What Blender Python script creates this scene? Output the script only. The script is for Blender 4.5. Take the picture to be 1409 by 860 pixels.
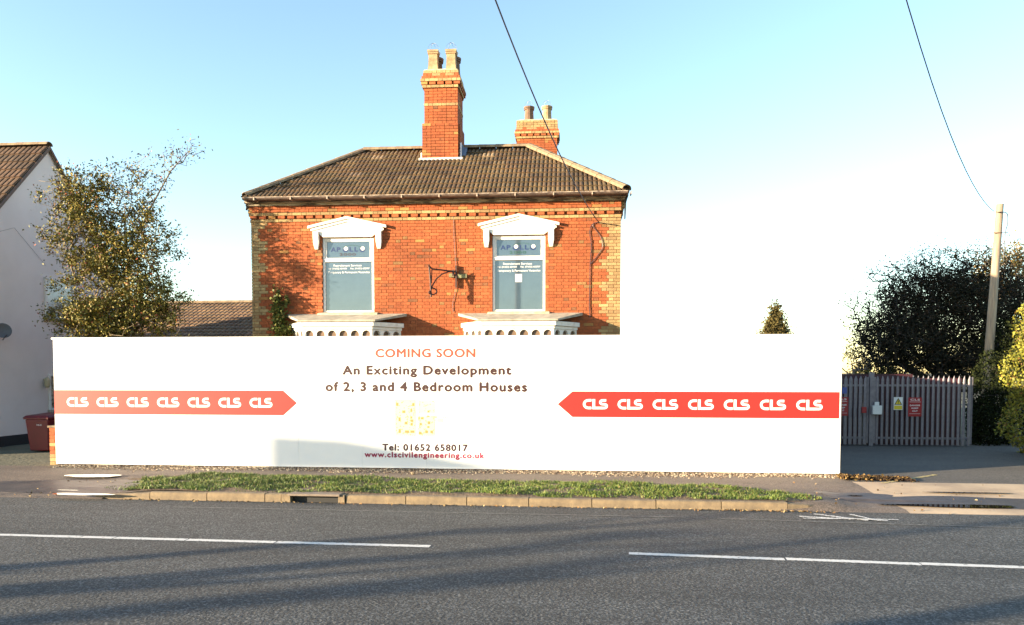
import bpy, bmesh, math, random
import numpy as np
from mathutils import Vector, Matrix
random.seed(7); RNG = np.random.default_rng(7)
for o in list(bpy.data.objects): bpy.data.objects.remove(o)
SC = bpy.context.scene; COL = SC.collection
rad = math.radians

# ------------------------------------------------------------------ camera, sky, sun, exposure
CAM_F, CAM_PX, CAM_PY, CAM_H = 1050.0, 704.5, 558.0, 1.95
YAW, PITCH = rad(5.8), rad(2.5)
cam = bpy.data.cameras.new('camera'); cam.sensor_fit = 'HORIZONTAL'; cam.sensor_width = 36
cam.lens = CAM_F / 1409 * 36; cam.shift_y = (CAM_PY - 430) / 1409; cam.clip_start = .1; cam.clip_end = 3000
camo = bpy.data.objects.new('camera', cam); COL.objects.link(camo)
camo.location = (0, 0, CAM_H); camo.rotation_euler = (rad(90) - PITCH, 0, YAW); SC.camera = camo
SUN_AZ, SUN_EL = rad(26), rad(8)            # heading the light travels to (from +X towards +Y), height of the sun
SD = Vector((math.cos(SUN_AZ) * math.cos(SUN_EL), math.sin(SUN_AZ) * math.cos(SUN_EL), -math.sin(SUN_EL)))
sl = bpy.data.lights.new('sun', 'SUN'); sl.energy = 5.0; sl.angle = rad(.55); sl.color = (1.0, .80, .54)
so = bpy.data.objects.new('sun', sl); COL.objects.link(so); so.rotation_euler = SD.to_track_quat('-Z', 'Y').to_euler()
W = bpy.data.worlds.new('World'); SC.world = W; W.use_nodes = True
wn, wl = W.node_tree.nodes, W.node_tree.links
sky = wn.new('ShaderNodeTexSky'); sky.sky_type = 'NISHITA'; sky.sun_disc = False
sky.sun_elevation = SUN_EL; sky.sun_rotation = math.atan2(-SD.x, -SD.y) % (2 * math.pi)
sky.air_density = 1.0; sky.dust_density = .3; sky.ozone_density = 1.6
wl.new(sky.outputs[0], wn['Background'].inputs[0]); wn['Background'].inputs[1].default_value = .125
SC.view_settings.view_transform = 'Standard'; SC.view_settings.look = 'None'
SC.view_settings.exposure = 2.15; SC.view_settings.gamma = 1

# points of the place: where a sight line of the survey camera meets a real plane
_R = Vector((math.cos(YAW), math.sin(YAW), 0)); _F0 = Vector((-math.sin(YAW), math.cos(YAW), 0)); _Z = Vector((0, 0, 1))
_F = _F0 * math.cos(PITCH) - _Z * math.sin(PITCH); _U = _Z * math.cos(PITCH) + _F0 * math.sin(PITCH)
_C = Vector((0, 0, CAM_H))
def _ray(x, y): return _R * ((x - CAM_PX) / CAM_F) + _U * ((CAM_PY - y) / CAM_F) + _F
def onY(x, y, v): r = _ray(x, y); return _C + r * ((v - _C.y) / r.y)
def onX(x, y, v): r = _ray(x, y); return _C + r * ((v - _C.x) / r.x)
def onZ(x, y, v=0.): r = _ray(x, y); return _C + r * ((v - _C.z) / r.z)

# ------------------------------------------------------------------ materials
MATS = {}
def mat(name, col, col2=None, scale=4., rough=.8, bump=0., bscale=None, metal=0., detail=5., attr=False, spec=.5, thr=None, stretch=None, coat=0.):
    if name in MATS: return MATS[name]
    m = bpy.data.materials.new(name); m.use_nodes = True; n, l = m.node_tree.nodes, m.node_tree.links
    b = n['Principled BSDF']; b.inputs['Roughness'].default_value = rough; b.inputs['Metallic'].default_value = metal
    b.inputs['Specular IOR Level'].default_value = spec; b.inputs['Coat Weight'].default_value = coat
    tc = n.new('ShaderNodeTexCoord'); co = tc.outputs['Object']
    if stretch:
        mp = n.new('ShaderNodeMapping'); mp.inputs['Scale'].default_value = stretch; l.new(co, mp.inputs[0]); co = mp.outputs[0]
    nz = n.new('ShaderNodeTexNoise'); nz.inputs['Scale'].default_value = scale; nz.inputs['Detail'].default_value = detail
    nz.inputs['Roughness'].default_value = .62; l.new(co, nz.inputs['Vector'])
    rp = n.new('ShaderNodeValToRGB'); l.new(nz.outputs['Fac'], rp.inputs[0])
    c2 = col2 or tuple(c * .8 for c in col)
    lo, hi = thr or (.35, .65)
    rp.color_ramp.elements[0].position = lo; rp.color_ramp.elements[1].position = hi
    rp.color_ramp.elements[0].color = (*c2, 1); rp.color_ramp.elements[1].color = (*col, 1)
    out = rp.outputs[0]
    if attr:
        at = n.new('ShaderNodeAttribute'); at.attribute_name = 'tint'
        oi = n.new('ShaderNodeObjectInfo')
        for src in (at.outputs['Color'], oi.outputs['Color']):
            mx = n.new('ShaderNodeMix'); mx.data_type = 'RGBA'; mx.blend_type = 'MULTIPLY'; mx.inputs[0].default_value = 1
            l.new(out, mx.inputs[6]); l.new(src, mx.inputs[7]); out = mx.outputs[2]
        gp = n.new('ShaderNodeNewGeometry'); gn = n.new('ShaderNodeTexNoise'); gn.inputs['Scale'].default_value = .9; gn.inputs['Detail'].default_value = 6; gn.inputs['Roughness'].default_value = .6
        l.new(gp.outputs['Position'], gn.inputs['Vector']); gm = n.new('ShaderNodeMapRange'); gm.inputs[1].default_value = .32; gm.inputs[2].default_value = .62; gm.inputs[3].default_value = .70; gm.inputs[4].default_value = 1.08
        l.new(gn.outputs['Fac'], gm.inputs[0]); mx = n.new('ShaderNodeMix'); mx.data_type = 'RGBA'; mx.blend_type = 'MULTIPLY'; mx.inputs[0].default_value = 1
        l.new(out, mx.inputs[6]); l.new(gm.outputs[0], mx.inputs[7]); out = mx.outputs[2]      # weathering in broad patches
    l.new(out, b.inputs['Base Color'])
    if bump:
        n2 = n.new('ShaderNodeTexNoise'); n2.inputs['Scale'].default_value = bscale or scale * 4; n2.inputs['Detail'].default_value = 6
        l.new(co, n2.inputs['Vector'])
        bp = n.new('ShaderNodeBump'); bp.inputs['Strength'].default_value = 1; bp.inputs['Distance'].default_value = bump
        l.new(n2.outputs['Fac'], bp.inputs['Height']); l.new(bp.outputs[0], b.inputs['Normal'])
    MATS[name] = m; return m

def asphalt(name, lo, mid, hi, patch=.25, sc=70., bump=.006, tone=(1, 1, 1), wet=None):
    m = bpy.data.materials.new(name); m.use_nodes = True; n, l = m.node_tree.nodes, m.node_tree.links
    b = n['Principled BSDF']; b.inputs['Roughness'].default_value = .85
    tc = n.new('ShaderNodeTexCoord')
    v = n.new('ShaderNodeTexVoronoi'); v.inputs['Scale'].default_value = sc; v.inputs['Randomness'].default_value = 1; l.new(tc.outputs['Object'], v.inputs['Vector'])
    sp = n.new('ShaderNodeSeparateColor'); l.new(v.outputs['Color'], sp.inputs[0])
    rp = n.new('ShaderNodeValToRGB'); e = rp.color_ramp.elements
    e[0].position = .0; e[0].color = (*[lo * t for t in tone], 1); e[1].position = 1.; e[1].color = (*[hi * t for t in tone], 1)
    k = e.new(.6); k.color = (*[mid * t for t in tone], 1)
    l.new(sp.outputs[0], rp.inputs[0])
    nz = n.new('ShaderNodeTexNoise'); nz.inputs['Scale'].default_value = .9; nz.inputs['Detail'].default_value = 7; nz.inputs['Roughness'].default_value = .65
    mp = n.new('ShaderNodeMapping'); mp.inputs['Scale'].default_value = (.3, 1.2, 1); l.new(tc.outputs['Object'], mp.inputs[0]); l.new(mp.outputs[0], nz.inputs['Vector'])
    mr = n.new('ShaderNodeMapRange'); mr.inputs[1].default_value = .3; mr.inputs[2].default_value = .7; mr.inputs[3].default_value = 1 - patch; mr.inputs[4].default_value = 1 + patch
    l.new(nz.outputs['Fac'], mr.inputs[0])
    mx = n.new('ShaderNodeMix'); mx.data_type = 'RGBA'; mx.blend_type = 'MULTIPLY'; mx.inputs[0].default_value = 1
    l.new(rp.outputs[0], mx.inputs[6]); l.new(mr.outputs[0], mx.inputs[7])
    # fine cracks and pits
    v2 = n.new('ShaderNodeTexVoronoi'); v2.feature = 'DISTANCE_TO_EDGE'; v2.inputs['Scale'].default_value = .8
    nd = n.new('ShaderNodeTexNoise'); nd.inputs['Scale'].default_value = 3; nd.inputs['Detail'].default_value = 5
    ad = n.new('ShaderNodeVectorMath'); ad.operation = 'MULTIPLY_ADD'; ad.inputs[1].default_value = (.6, .6, 0)
    l.new(tc.outputs['Object'], nd.inputs['Vector']); l.new(nd.outputs['Color'], ad.inputs[0]); l.new(tc.outputs['Object'], ad.inputs[2]); l.new(ad.outputs[0], v2.inputs['Vector'])
    cr = n.new('ShaderNodeMapRange'); cr.inputs[1].default_value = .0; cr.inputs[2].default_value = .012; cr.inputs[3].default_value = .55; cr.inputs[4].default_value = 1.; l.new(v2.outputs['Distance'], cr.inputs[0])
    mk = n.new('ShaderNodeMapRange'); mk.inputs[1].default_value = .5; mk.inputs[2].default_value = .56; mk.inputs[3].default_value = 1; mk.inputs[4].default_value = 0
    l.new(nz.outputs['Fac'], mk.inputs[0])
    mm = n.new('ShaderNodeMath'); mm.operation = 'MAXIMUM'; l.new(cr.outputs[0], mm.inputs[0]); l.new(mk.outputs[0], mm.inputs[1])
    m2 = n.new('ShaderNodeMix'); m2.data_type = 'RGBA'; m2.blend_type = 'MULTIPLY'; m2.inputs[0].default_value = 1
    l.new(mx.outputs[2], m2.inputs[6]); l.new(mm.outputs[0], m2.inputs[7]); l.new(m2.outputs[2], b.inputs['Base Color'])
    n3 = n.new('ShaderNodeTexNoise'); n3.inputs['Scale'].default_value = sc * .5; n3.inputs['Detail'].default_value = 4; l.new(tc.outputs['Object'], n3.inputs['Vector'])
    bp = n.new('ShaderNodeBump'); bp.inputs['Strength'].default_value = 1; bp.inputs['Distance'].default_value = bump
    l.new(n3.outputs['Fac'], bp.inputs['Height']); l.new(bp.outputs[0], b.inputs['Normal'])
    MATS[name] = m; return m

M_road = asphalt('road_asphalt', .024, .044, .135, .36, 66., .009, (.93, .94, .92))
M_path = asphalt('path_asphalt', .055, .085, .16, .35, 90., .003, (1.25, .95, .74))
M_drive = asphalt('drive_asphalt', .05, .085, .15, .25, 80., .003, (1.12, .97, .82))
M_conc = mat('concrete_apron', (.50, .37, .24), (.30, .22, .15), 1.2, .9, .001, 60)
M_soil = mat('soil', (.16, .11, .07), (.08, .055, .035), 6, 1, .02, 25)
M_land = mat('land', (.12, .11, .07), (.07, .07, .04), .8, 1, .02, 10)
M_white_paint = mat('line_paint', (.62, .60, .56), (.22, .21, .19), 14, .7, .002, 80, thr=(.33, .45))
M_worn = mat('worn_paint', (.30, .29, .27), (.07, .07, .065), 22, .8, .003, 80, thr=(.52, .68), stretch=(.5, 3, 1))
M_yellow = mat('yellow_worn', (.55, .42, .15), (.2, .17, .12), 12, .8, thr=(.35, .6))
M_brick = mat('brick', (1.1, 1.1, 1.1), (.78, .76, .74), 14, .92, .004, 60, attr=True)
M_mortar = mat('mortar', (.255, .092, .038), (.20, .072, .03), 8, .95, .004, 70)
M_tile = mat('roof_tile', (1.15, 1.12, 1.05), (.6, .58, .5), 11, .95, .004, 60, attr=True)
M_tile_base = mat('roof_base', (.08, .06, .045), None, 5, 1)
M_ridge = mat('ridge_tile', (.30, .22, .13), (.16, .11, .07), 9, .95, .006, 40)
M_dark_wood = mat('flaking_timber', (.46, .38, .26), (.10, .075, .05), 5, .85, .004, 30, thr=(.42, .56), stretch=(.5, 3, 2.5))
M_gutter = mat('gutter', (.16, .11, .085), (.05, .035, .03), 6, .5, stretch=(1, 4, 4))
M_gut_edge = mat('gutter_lip', (.42, .34, .26), (.14, .10, .08), 7, .6, thr=(.42, .55))
M_cream = mat('white_stone', (.74, .71, .64), (.58, .51, .41), 6, .8, .004, 40, thr=(.25, .45))
M_frame = mat('white_frame', (.74, .70, .64), (.40, .35, .30), 5, .6, .002, 50, thr=(.3, .42))
M_sill = mat('sill_stone', (.55, .48, .34), (.33, .27, .17), 9, .9, .006, 50)
M_lead = mat('lead', (.34, .33, .32), (.22, .21, .21), 5, .7)
M_canopy = mat('canopy_slab', (.42, .38, .30), (.26, .23, .18), 5, .85, .003, 40)
M_glass = mat('window_glass', (.055, .088, .12), (.042, .07, .10), 1.5, .04, spec=1., coat=1.)
M_glass_dk = mat('dark_glass', (.05, .06, .07), None, 2, .06, spec=.8)
M_board = mat('board_white', (.80, .79, .77), (.76, .75, .73), 1.2, .55)
M_board_trim = mat('board_trim', (.78, .77, .75), None, 1, .6)
M_red = mat('stripe_red', (.47, .017, .012), (.45, .016, .011), 1, .5)
M_white_print = mat('white_print', (.80, .79, .78), None, 1, .5)
M_coral = mat('coral_print', (.34, .065, .035), None, 1, .5)
M_brown = mat('brown_print', (.04, .012, .011), None, 1, .5)
M_ink = mat('ink_print', (.04, .018, .025), None, 1, .5)
M_plum = mat('plum_print', (.30, .015, .06), None, 1, .5)
M_plan_y = mat('plan_yellow', (.62, .58, .38), None, 1, .6)
M_plan_o = mat('plan_orange', (.42, .22, .07), None, 1, .6)
M_plan_g = mat('plan_green', (.22, .25, .13), None, 1, .6)
M_wood = mat('timber', (.30, .21, .12), (.18, .12, .07), 6, .9, .003, 30)
M_bark = mat('bark', (.26, .20, .13), (.12, .09, .06), 12, .95, .01, 30)
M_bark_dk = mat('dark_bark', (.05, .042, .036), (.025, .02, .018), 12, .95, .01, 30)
M_twig = mat('pale_twig', (.30, .24, .18), (.18, .14, .11), 8, .9)
M_leaf = mat('leaf', (1, 1, 1), (.85, .85, .85), 6, .6, attr=True, spec=.25)
M_leaf_d = mat('dull_leaf', (1, 1, 1), (.85, .85, .85), 6, .85, attr=True, spec=.1)
M_grass = mat('grass_blade', (1, 1, 1), (.85, .85, .85), 6, .6, attr=True)
M_galv = mat('galvanised', (.19, .175, .195), (.13, .12, .14), 9, .5, .001, 60, metal=.35)
M_maroon = mat('maroon_sheet', (.055, .010, .018), (.03, .008, .012), 3, .6)
M_signw = mat('sign_white', (.7, .7, .68), None, 1, .5)
M_signy = mat('sign_yellow', (.65, .50, .03), None, 1, .5)
M_signr = mat('sign_red', (.30, .010, .015), None, 1, .5)
M_signb = mat('sign_blue', (.05, .08, .30), None, 1, .5)
M_black = mat('black', (.012, .012, .013), None, 1, .6)
M_render = mat('house_render', (.72, .64, .60), (.66, .58, .54), .8, .95, .003, 50)
M_plinth = mat('black_plinth', (.02, .02, .022), None, 3, .8)
M_bin = mat('bin_plastic', (.12, .002, .008), (.09, .002, .006), 3, .5)
M_tyre = mat('rubber', (.02, .02, .02), None, 5, .8)
M_dish = mat('dish_grey', (.12, .12, .13), None, 3, .6)
M_pole = mat('pole_wood', (.36, .28, .19), (.22, .17, .12), 3, .9, .004, 20, stretch=(8, 8, .6))
M_cable = mat('cable', (.03, .03, .045), None, 3, .5)
M_iron = mat('rusty_iron', (.08, .03, .02), (.035, .018, .015), 20, .7)
M_pot = mat('buff_clay', (.46, .33, .18), (.26, .17, .09), 5, .9, .004, 40)
M_pot_dk = mat('brown_clay', (.20, .12, .08), (.12, .075, .05), 5, .9, .004, 40)
M_wire = mat('guard_wire', (.25, .27, .30), None, 3, .4, metal=.6)
M_kerb = mat('kerb_stone', (.23, .17, .10), (.12, .09, .06), 5, .9, .004, 60)
M_gravel = mat('gravel', (1, 1, 1), (.8, .8, .8), 9, .9, attr=True)
M_blue_txt = mat('blue_lettering', (.012, .035, .13), None, 1, .5)
M_green_txt = mat('green_lettering', (.012, .075, .055), None, 1, .5)
M_paper = mat('paper', (.75, .75, .73), None, 1, .6)

# water: dark wet ground seen through a mirror-smooth surface
mw = bpy.data.materials.new('puddle_water'); mw.use_nodes = True
b_ = mw.node_tree.nodes['Principled BSDF']; b_.inputs['Base Color'].default_value = (.035, .028, .02, 1); b_.inputs['Roughness'].default_value = .02
b_.inputs['IOR'].default_value = 1.45; b_.inputs['Coat Weight'].default_value = 1.; b_.inputs['Coat Roughness'].default_value = .01
M_wet = mat('wet_asphalt', (.075, .06, .055), (.04, .033, .03), 3, .5, .003, 60)

# ------------------------------------------------------------------ builders
WL = {}
def wloc(o): return WL.get(o.name, Vector((0, 0, 0)))
def props(o, label=None, cat=None, group=None, kind=None):
    if label: o['label'] = label
    if cat: o['category'] = cat
    if group: o['group'] = group
    if kind: o['kind'] = kind
    return o
def thing(name, loc, label=None, cat=None, group=None, kind=None, rz=0):
    o = bpy.data.objects.new(name, None); o.empty_display_size = .2; COL.objects.link(o); o.location = loc; o.rotation_euler = (0, 0, rz)
    WL[o.name] = Vector(loc); return props(o, label, cat, group, kind)
class MB:
    def __init__(s): s.v = []; s.f = []; s.t = []
    def add(s, vs, fs, tint=None):
        k = len(s.v); s.v += [tuple(v) for v in vs]; s.f += [tuple(i + k for i in f) for f in fs]; s.t += [tint or (1, 1, 1)] * len(vs); return s
    def box(s, x0, x1, y0, y1, z0, z1, tint=None):
        return s.add([(x0, y0, z0), (x1, y0, z0), (x1, y1, z0), (x0, y1, z0), (x0, y0, z1), (x1, y0, z1), (x1, y1, z1), (x0, y1, z1)],
                     [(0, 3, 2, 1), (4, 5, 6, 7), (0, 1, 5, 4), (1, 2, 6, 5), (2, 3, 7, 6), (3, 0, 4, 7)], tint)
    def obox(s, c, u, v, n, a, b, d, tint=None):   # oriented box, centre c, half sizes a b d
        c, u, v, n = Vector(c), Vector(u), Vector(v), Vector(n)
        P = [c + u * (a * i) + v * (b * j) + n * (d * k) for k in (-1, 1) for i, j in ((-1, -1), (1, -1), (1, 1), (-1, 1))]
        return s.add(P, [(0, 3, 2, 1), (4, 5, 6, 7), (0, 1, 5, 4), (1, 2, 6, 5), (2, 3, 7, 6), (3, 0, 4, 7)], tint)
    def prismY(s, pts, y0, y1):                     # polygon in XZ pushed along Y
        n = len(pts)
        return s.add([(x, y0, z) for x, z in pts] + [(x, y1, z) for x, z in pts],
                     [tuple(range(n)), tuple(range(2 * n - 1, n - 1, -1))] + [(i + n, (i + 1) % n + n, (i + 1) % n, i) for i in range(n)])
    def prismZ(s, pts, z0, z1):
        n = len(pts)
        zz0 = z0 if isinstance(z0, (list, tuple)) else [z0] * n; zz1 = z1 if isinstance(z1, (list, tuple)) else [z1] * n
        return s.add([(p[0], p[1], a) for p, a in zip(pts, zz0)] + [(p[0], p[1], a) for p, a in zip(pts, zz1)],
                     [tuple(range(n - 1, -1, -1)), tuple(range(n, 2 * n))] + [(i, (i + 1) % n, (i + 1) % n + n, i + n) for i in range(n)])
    def tube(s, path, r, sides=8, cap=True):
        path = [Vector(p) for p in path]; n = len(path); rs = r if isinstance(r, (list, tuple)) else [r] * n; k = len(s.v); vs = []; up = None
        for i, p in enumerate(path):
            d = (path[min(i + 1, n - 1)] - path[max(i - 1, 0)]).normalized()
            if up is None: up = Vector((0, 0, 1)) if abs(d.z) < .9 else Vector((1, 0, 0))
            a = d.cross(up).normalized(); b = a.cross(d).normalized(); up = b
            vs += [p + (a * math.cos(2 * math.pi * j / sides) + b * math.sin(2 * math.pi * j / sides)) * rs[i] for j in range(sides)]
        fs = [(i * sides + j, i * sides + (j + 1) % sides, (i + 1) * sides + (j + 1) % sides, (i + 1) * sides + j) for i in range(n - 1) for j in range(sides)]
        if cap: fs += [tuple(range(sides - 1, -1, -1)), tuple(range((n - 1) * sides, n * sides))]
        return s.add(vs, fs)
    def lathe(s, c, prof, sides=16, square=False):
        vs = []; n = len(prof)
        for r, z in prof:
            for j in range(sides):
                a = 2 * math.pi * (j + (.5 if square else 0)) / sides; vs.append((c[0] + r * math.cos(a), c[1] + r * math.sin(a), c[2] + z))
        fs = [(i * sides + j, i * sides + (j + 1) % sides, (i + 1) * sides + (j + 1) % sides, (i + 1) * sides + j) for i in range(n - 1) for j in range(sides)]
        fs += [tuple(range(sides - 1, -1, -1)), tuple(range((n - 1) * sides, n * sides))]
        return s.add(vs, fs)
def link_mesh(name, V, F, m, parent=None, T=None, smooth=False, kind=None, bevel=0., recalc=False):
    V = np.asarray(V, dtype=float)
    o3 = Vector(((V[:, 0].min() + V[:, 0].max()) / 2, (V[:, 1].min() + V[:, 1].max()) / 2, V[:, 2].min()))
    me = bpy.data.meshes.new(name); V = V - np.array(o3)
    me.from_pydata(V.tolist() if len(V) < 60000 else V, [], F)
    if T is not None:
        at = me.color_attributes.new('tint', 'FLOAT_COLOR', 'POINT'); c = np.ones((len(V), 4)); c[:, :3] = T; at.data.foreach_set('color', c.ravel())
    if recalc:
        bm = bmesh.new(); bm.from_mesh(me); bmesh.ops.recalc_face_normals(bm, faces=bm.faces); bm.to_mesh(me); bm.free()
    if smooth: me.polygons.foreach_set('use_smooth', [True] * len(me.polygons))
    me.materials.append(m); me.update()
    o = bpy.data.objects.new(name, me); COL.objects.link(o)
    if parent is not None: o.parent = parent; o.location = o3 - wloc(parent)
    else: o.location = o3
    WL[o.name] = o3
    if bevel:
        bv = o.modifiers.new('bevel', 'BEVEL'); bv.width = bevel; bv.segments = 2; bv.limit_method = 'ANGLE'
    if kind: o['kind'] = kind
    return o
def part(name, mb, m, parent=None, tint=False, smooth=False, kind=None, bevel=0., label=None):
    o = link_mesh(name, mb.v, mb.f, m, parent, mb.t if tint else None, smooth, kind, bevel, recalc=True)
    if label: o['label'] = label
    return o
def quads_mesh(name, V, T, m, parent=None, kind=None):       # V (n,4,3): loose quads, fast
    n = len(V); o3 = Vector((float(V[..., 0].mean()), float(V[..., 1].mean()), float(V[..., 2].min())))
    me = bpy.data.meshes.new(name); me.vertices.add(4 * n); me.vertices.foreach_set('co', (V - np.array(o3)).reshape(-1).astype(np.float32))
    me.loops.add(4 * n); me.loops.foreach_set('vertex_index', np.arange(4 * n, dtype=np.int32))
    me.polygons.add(n); me.polygons.foreach_set('loop_start', np.arange(0, 4 * n, 4, dtype=np.int32)); me.polygons.foreach_set('loop_total', np.full(n, 4, dtype=np.int32))
    me.update(calc_edges=True); at = me.color_attributes.new('tint', 'FLOAT_COLOR', 'POINT')
    c = np.ones((n, 4, 4)); c[..., :3] = T[:, None, :]; at.data.foreach_set('color', c.ravel().astype(np.float32))
    me.materials.append(m); o = bpy.data.objects.new(name, me); COL.objects.link(o)
    if parent is not None: o.parent = parent; o.location = o3 - wloc(parent)
    else: o.location = o3
    WL[o.name] = o3
    if kind: o['kind'] = kind
    return o
def leaves(P, size, cols, weights=None, flat=.0, rng=RNG, asp=.5):   # diamond leaves at points P
    n = len(P); d = rng.normal(size=(n, 3)); d[:, 2] *= (1 - flat); d /= np.linalg.norm(d, axis=1)[:, None]
    a = rng.normal(size=(n, 3)); a -= (a * d).sum(1)[:, None] * d; a /= np.linalg.norm(a, axis=1)[:, None]
    s = size * rng.uniform(.6, 1.35, n)[:, None]
    V = np.stack([P - d * s * .5, P + a * s * asp * .5, P + d * s * .5, P - a * s * asp * .5], 1)
    cols = np.array(cols); T = cols[rng.choice(len(cols), n, p=weights)] * rng.uniform(.75, 1.25, (n, 1))
    return V, T
def ell(c, r, n, rng=RNG, shell=.0):
    d = rng.normal(size=(n, 3)); d /= np.linalg.norm(d, axis=1)[:, None]
    rr = (shell + (1 - shell) * rng.uniform(0, 1, n)) ** (1 / 3 if shell == 0 else 1)
    return np.array(c) + d * rr[:, None] * np.array(r)
def colonise(base, stems, targets, rng=RNG, step=.22, jit=.05, droop=0.):
    """limbs grown from a base through stem points out to every target; returns nodes, parents, load"""
    N = [np.array(base, float)]; Pn = [-1]
    for st in stems:
        cur = 0
        for q in st: N.append(np.array(q, float)); Pn.append(cur); cur = len(N) - 1
    T = targets[np.argsort(np.linalg.norm(targets - N[0], axis=1))]; arr = np.zeros((200000, 3)); arr[:len(N)] = N; k = len(N); Pn = list(Pn); tips = []
    for t in T:
        D = np.linalg.norm(arr[1:k] - t, axis=1) + .35 * np.maximum(0, arr[1:k, 2] - t[2]); j = int(np.argmin(D)) + 1
        p = arr[j].copy(); dist = np.linalg.norm(t - p); m = max(1, int(dist / step)); cur = j
        for i in range(1, m + 1):
            f = i / m; q = p + (t - p) * f + (rng.normal(size=3) * jit if i < m else 0); q[2] -= droop * math.sin(f * math.pi) * -.3 * dist
            arr[k] = q; Pn.append(cur); cur = k; k += 1
        tips.append(cur)
    load = np.zeros(k); load[tips] = 1
    for i in range(k - 1, 0, -1): load[Pn[i]] += load[i]
    return arr[:k], np.array(Pn), load
def limbs(name, nodes, par, load, r0, rmin, m, parent, power=.5, sides=5, minload=0):
    mx = load.max(); R = np.maximum(rmin, r0 * (load / mx) ** power); I = np.array([i for i in range(1, len(nodes)) if load[i] > minload])
    A, B = nodes[par[I]], nodes[I]; ra, rb = R[par[I]], R[I]; ra = np.minimum(ra, rb * 1.6)
    d = B - A; L = np.linalg.norm(d, axis=1)[:, None] + 1e-9; d = d / L
    up = np.where(np.abs(d[:, 2:3]) < .9, np.array([[0, 0, 1.]]), np.array([[1., 0, 0]])); a = np.cross(d, up); a /= np.linalg.norm(a, axis=1)[:, None]; b = np.cross(a, d)
    ang = np.arange(sides) * 2 * np.pi / sides; ring = np.cos(ang)[None, :, None] * a[:, None] + np.sin(ang)[None, :, None] * b[:, None]
    VA = A[:, None] + ring * ra[:, None, None]; VB = B[:, None] + d[:, None] * rb[:, None, None] * .3 + ring * rb[:, None, None]
    V = np.concatenate([VA, VB], 1).reshape(-1, 3); F = []
    for i in range(len(I)):
        o = i * 2 * sides
        F += [(o + j, o + (j + 1) % sides, o + sides + (j + 1) % sides, o + sides + j) for j in range(sides)]
    return link_mesh(name, V, F, m, parent, smooth=True)

# lettering in Blender's own font, turned into flat meshes
_fc = {}
def glyphs(txt, offset=0., spacing=1.):
    key = (txt, offset, spacing)
    if key not in _fc:
        cu = bpy.data.curves.new('lettering', 'FONT'); cu.body = txt; cu.size = 1; cu.offset = offset; cu.space_character = spacing; cu.resolution_u = 3; cu.fill_mode = 'FRONT'
        ob = bpy.data.objects.new('lettering_tmp', cu); COL.objects.link(ob); dg = bpy.context.evaluated_depsgraph_get(); dg.update()
        me = ob.evaluated_get(dg).to_mesh(); V = np.array([v.co[:] for v in me.vertices]); F = [tuple(p.vertices) for p in me.polygons]
        ob.evaluated_get(dg).to_mesh_clear(); bpy.data.objects.remove(ob); bpy.data.curves.remove(cu); _fc[key] = (V, F)
    return _fc[key]
CAPH = glyphs('H')[0][:, 1].max()
def write(name, txt, x0, x1, zb, cap, Yp, m, parent, offset=0., spacing=1., bold=.03):   # text facing -Y, baseline zb, cap height
    V, F = glyphs(txt, offset, spacing); sx = (x1 - x0) / (V[:, 0].max() - V[:, 0].min()); sz = cap / CAPH
    X = x0 + (V[:, 0] - V[:, 0].min()) * sx; Zc = zb + V[:, 1] * sz; VV, FF = [], []; w = bold * cap
    for i, (a, b) in enumerate(((0, 0), (-w, 0), (w, 0), (0, -w), (0, w)) if bold else ((0, 0),)):
        VV.append(np.stack([X + a, np.full(len(X), Yp - i * .0002), Zc + b], 1)); FF += [tuple(k + i * len(X) for k in f) for f in F]
    return link_mesh(name, np.concatenate(VV), FF, m, parent)

RED = [(.34, .088, .026), (.355, .094, .029), (.32, .08, .024), (.365, .102, .032), (.335, .084, .026), (.35, .094, .029)]
RDK = [(.21, .085, .035), (.25, .08, .03), (.27, .14, .05)]
BUFF = [(.40, .27, .12), (.37, .24, .105), (.44, .31, .14), (.33, .21, .095)]
def rcol():
    c = random.choice(RDK) if random.random() < .025 else ((.42, .20, .06) if random.random() < .03 else random.choice(RED))
    k = random.uniform(.93, 1.08); return tuple(a * k for a in c)
def bcol(): k = random.uniform(.88, 1.1); return tuple(a * k for a in random.choice(BUFF))
UNIT = bpy.data.meshes.new('brick'); UNIT.from_pydata([(x, y, z) for z in (0, 1) for x, y in ((-.5, -.5), (.5, -.5), (.5, .5), (-.5, .5))], [], [(0, 3, 2, 1), (4, 5, 6, 7), (0, 1, 5, 4), (1, 2, 6, 5), (2, 3, 7, 6), (3, 0, 4, 7)])
_a = UNIT.color_attributes.new('tint', 'FLOAT_COLOR', 'POINT'); _a.data.foreach_set('color', [1.] * 32); UNIT.materials.append(M_brick)
def brick_obj(name, b, parent):                  # b = x0 x1 y0 y1 z0 z1 colour
    x0, x1, y0, y1, z0, z1, c = b; o = bpy.data.objects.new(name, UNIT); COL.objects.link(o); o.parent = parent
    o.location = Vector(((x0 + x1) / 2, (y0 + y1) / 2, z0)) - wloc(parent); o.scale = (x1 - x0, y1 - y0, z1 - z0); o.color = (*c, 1); return o
def bricks_stuff(name, L, parent):
    mb = MB()
    for x0, x1, y0, y1, z0, z1, c in L: mb.box(x0, x1, y0, y1, z0, z1, c)
    return link_mesh(name, mb.v, mb.f, M_brick, parent, mb.t, kind='stuff')
def course(u0, u1, k, joint=.01, shift=None, stretch=.225, head=.1075, flem=True):
    """brick lengths of one course between u0 and u1"""
    out = []; u = u0 - (shift if shift is not None else (0 if k % 2 == 0 else (stretch + head) / 2 + .01)); st = True
    while u < u1:
        L = (stretch if (st or not flem) else head); a, b = max(u, u0), min(u + L, u1)
        if b - a > .03: out.append((a, b, (not st)))
        u += L + joint; st = not st
    return out

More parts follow.
